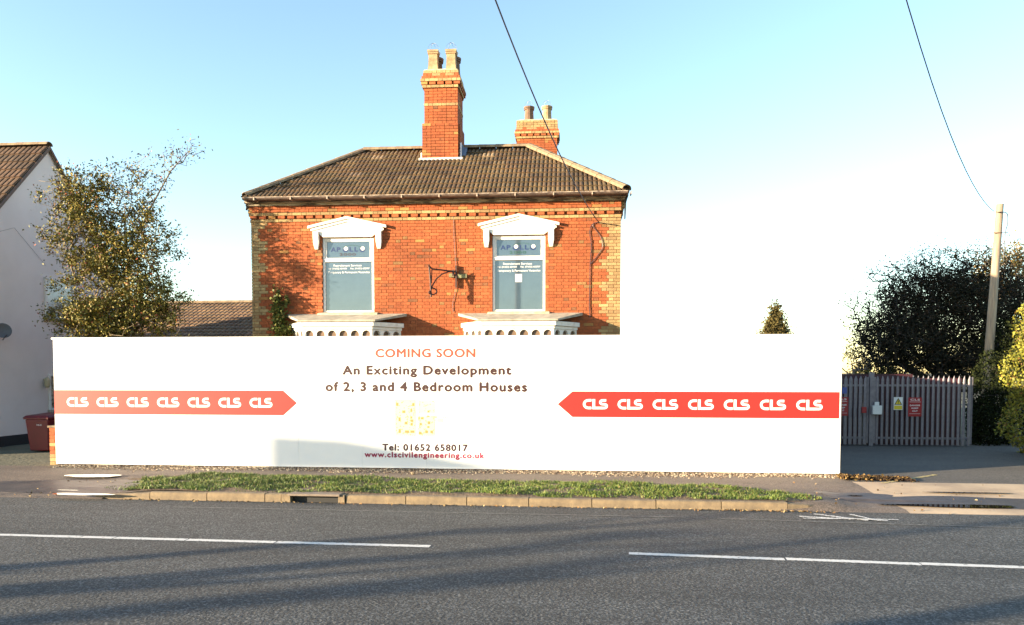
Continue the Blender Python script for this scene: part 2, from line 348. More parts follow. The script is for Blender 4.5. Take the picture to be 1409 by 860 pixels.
# ------------------------------------------------------------------ ground, road, pavements
def grid(name, x0, x1, y0, y1, nx, ny, zf, m, kind='structure', keep=None):
    xs, ys = np.linspace(x0, x1, nx + 1), np.linspace(y0, y1, ny + 1); V = [(x, y, zf(x, y)) for y in ys for x in xs]
    F = [(j * (nx + 1) + i, j * (nx + 1) + i + 1, (j + 1) * (nx + 1) + i + 1, (j + 1) * (nx + 1) + i) for j in range(ny) for i in range(nx) if keep is None or keep((xs[i] + xs[i + 1]) / 2, (ys[j] + ys[j + 1]) / 2)]
    return props(link_mesh(name, V, F, m, smooth=True), kind=kind)
def sm(a, b, x): t = min(1, max(0, (x - a) / (b - a))); return t * t * (3 - 2 * t)
def gz(x, y):                                    # height of the far pavement: dropped to the road at both ends of the verge
    drop = 1 - sm(-7.75, -6.9, x) * (1 - sm(3.3, 4.0, x)); return -.004 if y < 10.965 else .1 - .075 * drop * (1 - sm(11.6, 13.2, y)) - (.012 * drop if y < 11 else 0)
grid('ground', -900, 900, -300, 1500, 2, 2, lambda x, y: -.03, M_land)
grid('road', -120, 120, 2.2, 10.98, 2, 2, lambda x, y: 0., M_road)
props(part('near_pavement', MB().box(-120, 120, -3, 2.2, -.02, .1), M_path), kind='structure')
grid('pavement', -60, 4.42, 10.96, 14.0, 260, 16, gz, M_path, keep=lambda x, y: not (-7.35 < x < 2.75 and y < 11.15))
grid('driveway', 4.42, 40, 13.35, 24, 60, 20, gz, M_drive)
grid('concrete_apron', 4.42, 40, 10.96, 13.35, 70, 12, gz, M_conc)
grid('building_plot', -60, 4.42, 14.0, 40, 2, 2, lambda x, y: .1, M_land)
grid('far_ground', -60, 60, 24, 70, 2, 2, lambda x, y: .095 if y < 60 else -.04, M_land)
def blob(c, rx, ry, n=40, seed=0, z=None, skew=0., jag=.16):
    r = random.Random(seed); ph = [r.uniform(0, 6.28) for _ in range(5)]; pts = []
    for i in range(n):
        a = 2 * math.pi * i / n; k = 1 + jag * (math.sin(2 * a + ph[0]) * .8 + math.sin(3 * a + ph[1]) * .7 + math.sin(5 * a + ph[2]) * .45 + math.sin(9 * a + ph[3]) * .25)
        x = rx * k * math.cos(a); pts.append((c[0] + x, c[1] + ry * k * math.sin(a) + skew * x))
    return pts
def sheet(name, pts, z, m, kind='structure', parent=None, ymin=-1e9):
    pts = [(p[0], max(p[1], ymin)) for p in pts]
    V = [(p[0], p[1], z(p[0], p[1]) if callable(z) else z) for p in pts]; c = np.mean(np.array(V), 0); n = len(V)
    return props(link_mesh(name, V + [tuple(c)], [(i, (i + 1) % n, n) for i in range(n)], m, parent), kind=kind)
zg = .025
def q(x, y, z=.03): p = onZ(x, y, z); return (p.x, p.y)
# wet ground round the puddles, then the water itself
sheet('wet_ground', blob(q(90, 671), 1.9, .72, seed=3), lambda x, y: gz(x, y) + .002, M_wet, ymin=10.97)
sheet('wet_ground', blob(q(1330, 692), 1.75, .42, seed=5), lambda x, y: gz(x, y) + .002, M_wet, ymin=10.97)
sheet('wet_ground', blob(q(1175, 684), .5, .28, seed=8), lambda x, y: gz(x, y) + .002, M_wet, ymin=10.97)
for (cx, cy, wx, wy, sd) in ((128, 660.5, .46, .19, 1), (103, 674, .34, .12, 2), (112, 684.5, .46, .10, 4), (1318, 697, .90, .12, 6), (1240, 695.5, .34, .05, 9), (1330, 682.5, .62, .05, 7), (1176, 684.5, .12, .035, 12)):
    c = q(cx, cy); zc = max(gz(c[0] + dx, c[1] + dy) for dx in (-wx, 0, wx) for dy in (-wy, 0, wy)) + .016
    sheet('puddle', blob(c, wx, wy, seed=sd, jag=.12), zc, mw)

# road markings
def stripe(name, pts, w, z, m, seed=0, label=None, rag=.006):
    r = random.Random(seed); V = []; n = 60
    P = [Vector((*p, 0)) for p in pts]
    for i in range(n + 1):
        f = i / n * (len(P) - 1); a = min(int(f), len(P) - 2); p = P[a].lerp(P[a + 1], f - a); d = (P[a + 1] - P[a]).normalized(); nn = Vector((-d.y, d.x, 0))
        V += [p + nn * (w / 2 + r.uniform(-rag, rag)), p - nn * (w / 2 + r.uniform(-rag, rag))]
    V = [(v.x, v.y, z) for v in V]
    return props(link_mesh(name, V, [(2 * i, 2 * i + 1, 2 * i + 3, 2 * i + 2) for i in range(n)], m), kind='structure')
cl = lambda x: 8.33 + (-.075 if x < 0 else 0) * 0 + (8.41 - 8.33) * (-(x + 1.76)) / 5.27 if x < -1.76 else 8.33 - .05 * (x + 1.76)
for a, b in ((-10.6, -5.56), (-5.545, -4.66), (-4.645, -3.58), (-3.565, -1.77)): stripe('lane_marking', [(a, cl(a)), (b, cl(b))], .105, .004, M_white_paint, int(a * 10))
for a, b in ((.43, 2.03), (2.05, 3.35), (3.36, 7.6)): stripe('lane_marking', [(a, cl(a)), (b, cl(b) - .02)], .105, .004, M_white_paint, int(a * 10))
stripe('worn_edge_line', [(-6.0, 10.42), (1.3, 10.36)], .07, .004, M_worn, 5)
stripe('edge_line', [(1.7, 10.33), (3.2, 10.2), (9, 9.88)], .06, .0045, M_worn, 6)
for i, (a, b, w) in enumerate((((1100, 711), (1170, 715), .05), ((1120, 708), (1195, 717), .05), ((1105, 714), (1236, 716), .045), ((1150, 713), (1222, 718), .04), ((1170, 709), (1205, 717), .04))):
    stripe('scribbled_marking', [q(*a, 0.), q(*b, 0.)], w, .008 + .002 * i, M_white_paint, 20 + i, rag=.015)
p0, p1 = q(1214, 665, .1), q(1288, 653.5, .1); stripe('yellow_line', [p0, p1], .09, .106, M_yellow, 31, rag=.02)

# kerb of single stones, with the gully inlet let into it
kt = thing('kerb', (-2, 10.98, 0), kind='structure'); kt['label'] = 'sandy concrete kerb stones along the grass verge'
KX = [-7.62, -6.72, -5.80, -4.88, -4.62]; x = -3.62
while x < 3.0: KX.append(x); x += .915
def kerb_stone(p, q2, z0a, z0b, seed):
    p, q2 = Vector((*p, 0)), Vector((*q2, 0)); d = (q2 - p).normalized(); n = Vector((-d.y, d.x, 0)); p = p + d * .006; q2 = q2 - d * .006; mb = MB(); r = random.Random(seed); h = r.uniform(-.004, .004)
    A = [(p, z0a + h), (q2, z0b + h)]; vs = []
    for (pt, h) in A: vs += [pt + Vector((0, 0, -.1)), pt + n * .014 + Vector((0, 0, h - .012)), pt + n * .035 + Vector((0, 0, h)), pt + n * .125 + Vector((0, 0, h)), pt + n * .125 + Vector((0, 0, -.1))]
    fs = [(i, (i + 1) % 5, (i + 1) % 5 + 5, i + 5) for i in range(5)] + [(4, 3, 2, 1, 0), (5, 6, 7, 8, 9)]
    return part('kerb_stone', mb.add(vs, fs), M_kerb, kt)
ky = lambda x: 11.03 + (-.03) * (x + 7) / 9
segs = [((KX[i], ky(KX[i])), (KX[i + 1], ky(KX[i + 1]))) for i in range(len(KX) - 1) if not (abs(KX[i] + 4.62) < .01)]
segs[0:0] = []
for i, (a, b) in enumerate(segs): kerb_stone(a, b, .115 if i else .045, .115 if i else .095, i)
kx = KX[-1]; arc = [(kx, ky(kx)), (kx + .3, ky(kx) + .04), (kx + .55, ky(kx) + .14), (kx + .72, ky(kx) + .34)]
for i in range(3): kerb_stone(arc[i], arc[i + 1], .105 - .022 * i, .083 - .022 * i, 40 + i)
gt = thing('gully_inlet', (-4.12, 11.05, 0), 'dark storm drain inlet set into the kerb below the grass', 'drain')
part('side_stone', MB().box(-4.61, -4.47, 11.01, 11.17, -.02, .118), M_kerb, gt, bevel=.006); part('side_stone', MB().box(-3.73, -3.63, 11.01, 11.17, -.02, .118), M_kerb, gt, bevel=.006)
part('cover', MB().box(-4.5, -3.70, 10.985, 11.5, .095, .128), mat('cover_conc', (.22, .17, .13), (.14, .11, .09), 6, .9, .004, 50), gt, bevel=.006)
part('dark_infill', MB().box(-4.47, -3.73, 11.12, 11.15, -.02, .095), M_black, gt)  # black slab paints in the shade of the hollow drain mouth

# grass verge: soil sheet and blades
def verge_back(x): return 12.98 - .075 * (x + 6)
def in_verge(x, y):
    if y < ky(x) + .13 or y > verge_back(x): return False
    if x < -6.8 and (y < 11.15 + (-6.8 - x) * .40 or y > verge_back(x) - (-6.8 - x) * .45): return False
    if x > 2.6 and (y < ky(2.6) + .13 + (x - 2.6) ** 2 * .55 or y > verge_back(x) - (x - 2.6) * .75): return False
    return -8 < x < 3.4
def hump(x, y): return (1 - sm(2.3, 3.1, x)) * ( .035 * math.sin(1.1 * x + 1) * math.sin(2.2 * y) + .02 * math.sin(3.7 * x) * math.sin(4.1 * y + x) + .03)
grid('verge_soil', -8, 3.8, 11.05, 13.1, 150, 30, lambda x, y: gz(x, max(y, 11.3)) + .004 + max(0, hump(x, y)) * sm(0, .2, min(y - 11.1, verge_back(x) - y)), M_soil, keep=in_verge)
n = 90000; X = RNG.uniform(-7.8, 3.75, n); Yv = RNG.uniform(11.1, 13.2, n)
cl_ = np.sin(X * 5.1 + 2 * np.sin(Yv * 4)) * np.sin(Yv * 7.3 + 1.7 * np.sin(X * 3)) + .6 * np.sin(X * 13 + Yv * 9) * np.sin(X * 4.1 - Yv * 15) + RNG.normal(size=n) * .35
thin = np.clip((11.42 - Yv) / .35, 0, 1) * .9 + np.clip((-7.0 - X) / 1.0, 0, 1) * .7
pat = np.sin(X * 1.9 + 3 * np.sin(Yv * 1.3)) * np.sin(X * .83 + 2) ; keep = np.array([in_verge(a, b) for a, b in zip(X, Yv)]) & (cl_ > -.62 + thin + .35 * np.clip(pat, 0, 1)); X, Yv, cl_ = X[keep], Yv[keep], cl_[keep]; n = len(X)
Zb = np.array([gz(a, max(b, 11.3)) + .004 + max(0, hump(a, b)) for a, b in zip(X, Yv)]); H = np.clip(.022 + .011 * cl_ + RNG.normal(size=n) * .010, .012, .085); an = RNG.uniform(0, 6.28, n); wv = RNG.uniform(.004, .008, n)
base = np.stack([X, Yv, Zb], 1); side = np.stack([np.cos(an), np.sin(an), 0 * an], 1) * wv[:, None]; lean = np.stack([RNG.normal(size=n), RNG.normal(size=n), 0 * an], 1) * (H * .55)[:, None]
tip = base + lean + np.stack([0 * H, 0 * H, H], 1); V = np.stack([base - side, base + side, tip + side * .3, tip - side * .3], 1)
gc = np.array([(.10, .155, .018), (.13, .175, .024), (.065, .11, .014), (.20, .18, .045), (.22, .16, .07)]); T = gc[RNG.choice(5, n, p=[.36, .3, .2, .09, .05])] * RNG.uniform(.75, 1.3, (n, 1))
props(quads_mesh('grass', V, T, M_grass), 'short bright green grass on the verge between kerb and pavement', 'grass', kind='stuff')

# gravel strip at the foot of the hoarding, fallen leaves
def stones(name, P, S, T, m, label, cat, squash=.6, parent=None):
    base = np.array([(1, 0, 0), (-1, 0, 0), (0, 1, 0), (0, -1, 0), (0, 0, 1), (0, 0, -1)], float); F0 = [(0, 2, 4), (2, 1, 4), (1, 3, 4), (3, 0, 4), (2, 0, 5), (1, 2, 5), (3, 1, 5), (0, 3, 5)]
    n = len(P); a = RNG.uniform(0, 6.28, n); B = base[None] * RNG.uniform(.6, 1.2, (n, 6, 1)) * S[:, None, None]; B[..., 2] *= squash
    c, s = np.cos(a)[:, None], np.sin(a)[:, None]; R = np.stack([B[..., 0] * c - B[..., 1] * s, B[..., 0] * s + B[..., 1] * c, B[..., 2]], 2) + P[:, None]
    F = [tuple(i * 6 + k for k in f) for i in range(n) for f in F0]
    return props(link_mesh(name, R.reshape(-1, 3), F, m, parent, np.repeat(T, 6, 0)), label, cat, kind='stuff')
n = 8500; X = RNG.uniform(-10.45, 4.5, n); Yv = 14.06 - np.abs(RNG.normal(size=n)) * (.17 + .06 * np.sin(X * 1.3)); P = np.stack([X, Yv, .104 + .035 * np.clip(1 - (14.02 - Yv) / .2, 0, 1) * RNG.uniform(.3, 1, n)], 1)
gcol = np.array([(.42, .33, .22), (.30, .22, .15), (.52, .44, .32), (.20, .14, .10), (.14, .09, .06)]); T = gcol[RNG.choice(5, n)] * RNG.uniform(.8, 1.2, (n, 1))
stones('gravel', P, RNG.uniform(.009, .026, n), T, M_gravel, 'strip of loose gravel along the foot of the white hoarding', 'gravel')
n = 1500; X = 4.35 + RNG.uniform(0, 1, n) ** 1.3 * 1.15; Yv = 13.72 + RNG.normal(size=n) * .12 + (X - 4.4) * -.05; P = np.stack([X, Yv, .112 + RNG.uniform(0, .05, n) * np.exp(-(X - 4.4))], 1)
V, T = leaves(P, .06, [(.09, .055, .025), (.05, .03, .018), (.20, .13, .05), (.03, .02, .015)], flat=.75, asp=.7)
props(quads_mesh('fallen_leaves', V, T, M_leaf_d), 'drift of brown fallen leaves by the right end of the hoarding', 'leaf litter', kind='stuff')
n = 900; X = RNG.uniform(-9, 8, n); Yv = np.where(X < -7.2, RNG.uniform(10.9, 12.6, n), 10.96 - np.abs(RNG.normal(size=n)) * .05); Yv = np.where(X > 3.4, RNG.uniform(10.8, 13.3, n), Yv); kp = (X < -6.5) | (X > 1.5) | (RNG.uniform(size=n) < .5)
kp &= ~((X > 3.6) & (RNG.uniform(size=n) < .8)); X, Yv = X[kp], Yv[kp]
P = np.stack([X, Yv, np.array([(gz(a, b) if b > 10.97 else 0) for a, b in zip(X, Yv)]) + .012], 1); V, T = leaves(P, .035, [(.22, .13, .06), (.12, .08, .04), (.30, .22, .12)], flat=.85, asp=.8)
props(quads_mesh('road_debris', V, T, M_leaf_d), 'leaf fragments and grit lying along the kerb foot', 'debris', kind='stuff')
props(part('stone', MB().lathe((-3.17, 13.5, .1), [(.03, 0), (.045, .02), (.035, .045), (.01, .055)], 7), M_kerb), 'small tan stone lying on the pavement above the drain', 'stone')

# ------------------------------------------------------------------ hoarding
HX0, HX1, HY, HZ0, HZ1 = -10.46, 4.40, 14.0, .15, 2.59
ht = thing('hoarding', ((HX0 + HX1) / 2, HY, .1), 'long white site hoarding printed COMING SOON with red arrow stripes', 'hoarding')
NP = 12; pw = (HX1 - HX0) / NP
for i in range(NP): part('panel', MB().box(HX0 + i * pw + .0013, HX0 + (i + 1) * pw - .0013, HY, HY + .018, HZ0, HZ1 - .0), M_board, ht)
part('capping', MB().box(HX0 - .03, HX1 + .03, HY - .012, HY + .06, HZ1 + .002, HZ1 + .035), M_board_trim, ht)
part('corner_trim', MB().box(HX1 + .002, HX1 + .025, HY - .006, HY + .05, HZ0, HZ1), M_board_trim, ht)
for i in range(NP + 1): part('post', MB().box(HX0 + i * pw - .05 + (.06 if i == 0 else 0) - (.06 if i == NP else 0), HX0 + i * pw + .05 + (.06 if i == 0 else 0) - (.06 if i == NP else 0), HY + .07, HY + .17, .08, HZ1 - .05), M_wood, ht)
for z in (.45, 1.35, 2.3): part('rail', MB().box(HX0 + .02, HX1 - .02, HY + .021, HY + .068, z, z + .09), M_wood, ht)
for cx in (-9.6, -6.4, -.6, 2.2): part('packer', MB().box(cx, cx + .3, HY + .0, HY + .09, .1, HZ0 - .003), M_wood, ht)
YP = HY - .003
def hp(x, y): p = onY(x, y, HY); return p.x, p.z
S0, S1 = 1.13, 1.60
aL = part('arrow_stripe', MB().prismY([(HX0 + .001, S0), (-5.80, S0), (-5.53, (S0 + S1) / 2), (-5.80, S1), (HX0 + .001, S1)], HY - .003, HY - .0005), M_red, ht)
aR = part('arrow_stripe', MB().prismY([(HX1 - .001, S0), (-.31, S0), (-.58, (S0 + S1) / 2), (-.31, S1), (HX1 - .001, S1)], HY - .003, HY - .0005), M_red, ht)
def cls(x0, x1, zb, h, Yp, m, parent):
    """the heavy CLS lettering, the foot of the L running into the S"""
    w = x1 - x0; lw = .245 * h; mb = MB(); lay = [0]
    def stroke(pts, lw2=None):
        lw2 = lw2 or lw; P = [Vector((p[0], 0, p[1])) for p in pts]; vs = []
        for i, p in enumerate(P):
            d = (P[min(i + 1, len(P) - 1)] - P[max(i - 1, 0)]).normalized(); nn = Vector((-d.z, 0, d.x)) * lw2 / 2; vs += [(p + nn), (p - nn)]
        lay[0] += 1; return [(x0 + v.x * 1., Yp - .0003 * lay[0], zb + v.z) for v in vs], [(2 * i, 2 * i + 1, 2 * i + 3, 2 * i + 2) for i in range(len(P) - 1)]
    r = (h - lw) / 2; cw = .36 * w
    pts = [(cw - .02 * w, h - lw / 2)] + [(lw / 2 + r * 1.1 - r * 1.1 * math.sin(math.pi * t / 10), h / 2 + r * math.cos(math.pi * t / 10)) for t in range(0, 11)] + [(cw - .02 * w, lw / 2)]
    mb.add(*stroke(pts))
    lx = cw + .02 * w; LWv = .27 * h
    mb.add([(x0 + lx, Yp, zb), (x0 + lx + LWv, Yp, zb), (x0 + lx + LWv, Yp, zb + h), (x0 + lx, Yp, zb + h)], [(0, 1, 2, 3)])
    mb.add([(x0 + lx + LWv, Yp, zb), (x0 + .80 * w, Yp, zb), (x0 + .80 * w, Yp, zb + lw), (x0 + lx + LWv, Yp, zb + lw)], [(0, 1, 2, 3)])
    sx = .69 * w; r2 = (h - lw) / 4; cxs = sx + r2 * 1.3
    right = w - lw / 2
    up = [(right - .02 * w, h - lw / 2)] + [(cxs - r2 * 1.25 * math.sin(math.pi * t / 8), h - lw / 2 - r2 + r2 * math.cos(math.pi * t / 8)) for t in range(0, 8)]
    lo = [(right - r2 * 1.2 + r2 * 1.2 * math.sin(math.pi * t / 8), lw / 2 + r2 + r2 * math.cos(math.pi * t / 8)) for t in range(1, 9)] + [(sx - .0 * w, lw / 2)]
    mb.add(*stroke(up + lo, lw * .95)); V = np.array(mb.v)
    return link_mesh('lettering', V, mb.f, m, parent)
lx0, lx1 = hp(92, 552)[0], hp(343.5, 552)[0]; wl0 = hp(124, 552)[0] - lx0
for i in range(7): xx = lx0 + (lx1 - lx0) * i / 6; cls(xx, xx + .455, 1.275, .185, HY - .0045, M_white_print, aL)
rx0, rx1 = hp(802, 554)[0], hp(1095.5, 558)[0]
for i in range(7): xx = rx0 + (rx1 - rx0) * i / 6; cls(xx, xx + .455, 1.275, .185, HY - .0045, M_white_print, aR)
def hw(txt, x0, x1, ytop, ybase, m, off=0., sp=1.):
    a, b = hp(x0, ybase), hp(x1, ybase); c = hp(x0, ytop); zb = (a[1] + b[1]) / 2
    return write('lettering', txt, a[0], b[0], zb, c[1] - a[1], YP, m, ht, 0., sp, off)
hw('COMING SOON', 517, 653.5, 480.3, 491.3, M_coral, .06, 1.1)
hw('An Exciting Development', 472, 703, 503.8, 515, M_brown, .07, 1.15)
hw('of 2, 3 and 4 Bedroom Houses', 448.5, 724.5, 526.5, 538, M_brown, .07, 1.15)
hw('Tel: 01652 658017', 526.5, 643, 611.5, 620, M_ink, .07, 1.15)
hw('www.clscivilengineering.co.uk', 502, 666, 622.5, 629.5, M_plum, .07, 1.15)
# printed site plan
def plan_rect(L, m, d, name):
    mb = MB()
    for (x0, y0, x1, y1) in L:
        a, b = hp(x0, y1), hp(x1, y0); mb.add([(a[0], HY - d, a[1]), (b[0], HY - d, a[1]), (b[0], HY - d, b[1]), (a[0], HY - d, b[1])], [(0, 1, 2, 3)])
    return link_mesh(name, mb.v, mb.f, m, ht)
Z8 = lambda L: [(500 + a / 7.82, 530 + b / 7.82, 500 + c / 7.82, 530 + d / 7.82) for a, b, c, d in L]
_r = random.Random(5); speck = lambda n, k: [(a, b, a + k, b + k) for a, b in ((_r.uniform(350, 755), _r.uniform(160, 530)) for _ in range(n)) if not 562 < a + k < 595]
plan_rect(Z8([(342, 152, 562, 545), (590, 165, 765, 300), (590, 330, 770, 545)]), M_plan_y, .003, 'site_plan')
plan_rect(Z8([(352, 190, 378, 222), (525, 192, 550, 225), (418, 272, 452, 300), (505, 255, 525, 290), (378, 345, 402, 388), (505, 335, 525, 360), (508, 368, 538, 396), (445, 393, 476, 422), (508, 405, 532, 436), (380, 472, 404, 514), (448, 486, 492, 514), (505, 486, 550, 514), (590, 343, 608, 370), (618, 343, 650, 368), (605, 405, 630, 432), (690, 272, 712, 294), (686, 325, 712, 342), (692, 388, 720, 420), (686, 440, 712, 460), (665, 488, 696, 516), (720, 488, 750, 516), (598, 502, 628, 530)]), M_plan_o, .004, 'site_plan_plots')
dots = [(x, 155, x + 5, 160) for x in range(345, 760, 22)] + [(x, 538, x + 5, 543) for x in range(350, 765, 22)] + [(346, y, 351, y + 5) for y in range(160, 540, 20)] + [(762, y, 767, y + 5) for y in range(180, 540, 20)] + [(552, y, 557, y + 5) for y in range(180, 440, 20)] + [(585, y, 590, y + 5) for y in range(340, 540, 20)] + [(x, y, x + 8, y + 12) for x in range(855, 960, 24) for y in (292, 342)] + [(765, 335, 795, 350), (480, 250, 496, 258), (450, 342, 460, 350), (465, 366, 480, 374), (668, 382, 684, 390), (668, 424, 684, 430)]
plan_rect(Z8(speck(70, 9)), M_plan_o, .0042, 'site_plan_plots'); plan_rect(Z8(dots + speck(80, 7)), M_plan_g, .0045, 'site_plan_trees')
plan_rect(Z8([(800, 355, 860, 400), (770, 365, 800, 385)]), M_plan_y, .003, 'site_plan_road')
# board fence added out of sight behind the hoarding to shade the gates
rt = thing('shading_fence', (4.36, 17, .1), 'unseen board fence added behind the right end of the white hoarding to shade the gates', 'fence')
for i in range(5): part('panel', MB().box(4.33, 4.348, 14.08 + i * 1.16, 15.235 + i * 1.16, .12, 2.42), M_wood, rt)

# ------------------------------------------------------------------ the brick house
HA = Vector((-3.78, 18.2, .1)); X0, X1, FY = -8.25, .72, 18.2
house = thing('brick_house', HA, 'orange red brick villa with hipped tile roof and two lettered upstairs windows', 'house')
BACK = 22.45; ZT = 5.97
wcx = (-5.84, -1.69); WHW, WZ0, WZ1 = .635, 3.40, 5.21
wmb = MB()
xs = [X0 + .02, wcx[0] - WHW, wcx[0] + WHW, wcx[1] - WHW, wcx[1] + WHW, X1 - .02]; YM = FY + .014
for i in range(5):
    if i % 2 == 0: wmb.box(xs[i], xs[i + 1], YM, FY + .3, .1, ZT)
    else: wmb.box(xs[i], xs[i + 1], YM, FY + .3, .1, WZ0); wmb.box(xs[i], xs[i + 1], YM, FY + .3, WZ1, ZT)
wmb.box(X0 + .02, X0 + .3, FY + .3, BACK, .1, ZT).box(X1 - .3, X1 - .02, FY + .3, BACK, .1, ZT).box(X0 + .02, X1 - .02, BACK, BACK + .3, .1, ZT)
wall = part('wall', wmb, M_mortar, house)
red, buf, other = [], [], []
NR = int((ZT - .1) / .075)
for k in range(NR):
    zt = ZT - k * .075; z0, z1 = zt - .075 + .005, zt - .005
    if zt < 2.0: break
    pr = 0.
    for (a, b, hd) in course(X0, X1, k, shift=(0 if k % 2 == 0 else .17)):
        cuts = [(a, b)]
        for c in wcx:
            nc = []
            for (s, e) in cuts:
                l, r = c - WHW, c + WHW
                if z1 > WZ0 and z0 < WZ1 and e > l and s < r:
                    if s < l - .03: nc.append((s, l))
                    if e > r + .03: nc.append((r, e))
                else: nc.append((s, e))
            cuts = nc
        for s, e in cuts:
            if e - s < .03: continue
            mid = (s + e) / 2; ph = k % 7
            ql = .46 if ph in (4, 5, 6) else .235; isq = mid > X1 - ql or mid < X0 + ql
            p = random.uniform(0, .004)
            if k in (0, 1): out, col = .075, rcol()
            elif k == 2: out, col = .06, bcol()
            elif k == 3: continue
            elif k == 4: out, col = .022, bcol()
            else: out, col = 0., (bcol() if isq else rcol())
            if k > 4 and not isq and hd and random.random() < .09: col = random.choice(RDK)
            bk = (s, e, FY - out - p, YM + .01, z0, z1, col)
            (buf if (col[1] > .185) else red).append(bk)
    # returns of the courses on the right and left sides
    if k != 3:
        for (a, b, hd) in course(FY + .005, BACK, k + 1):
            out = (.075, .075, .06, 0, .022)[k] if k < 5 else 0.; isq = a < FY + (.46 if k % 7 in (4, 5, 6) else .235); col = bcol() if (k in (2, 4) or isq) else rcol()
            other.append((X1 - .03, X1 + out + .001, a, b, z0, z1, col)); other.append((X0 - out - .001, X0 + .03, a, b, z0, z1, col))
# dentil course
zt = ZT - 3 * .075; x = X0
while x < X1 - .1:
    red.append((x, x + .165, FY - .058, YM + .01, zt - .07, zt - .005, rcol())); x += .2335
y = FY + .1
while y < BACK: other.append((X1 - .03, X1 + .058, y, y + .165, zt - .07, zt - .005, rcol())); y += .2335
key = lambda b: abs((b[0] + b[1]) / 2 + 1.7) + abs((b[4] + b[5]) / 2 - 4.6) * 1.2
red.sort(key=key); buf.sort(key=key)
for b in red[:290]: brick_obj('brick', b, wall)
for b in buf[:290]: brick_obj('buff_brick', b, wall)
bricks_stuff('brickwork', red[290:] + other, wall); bricks_stuff('buff_brickwork', buf[290:], wall)

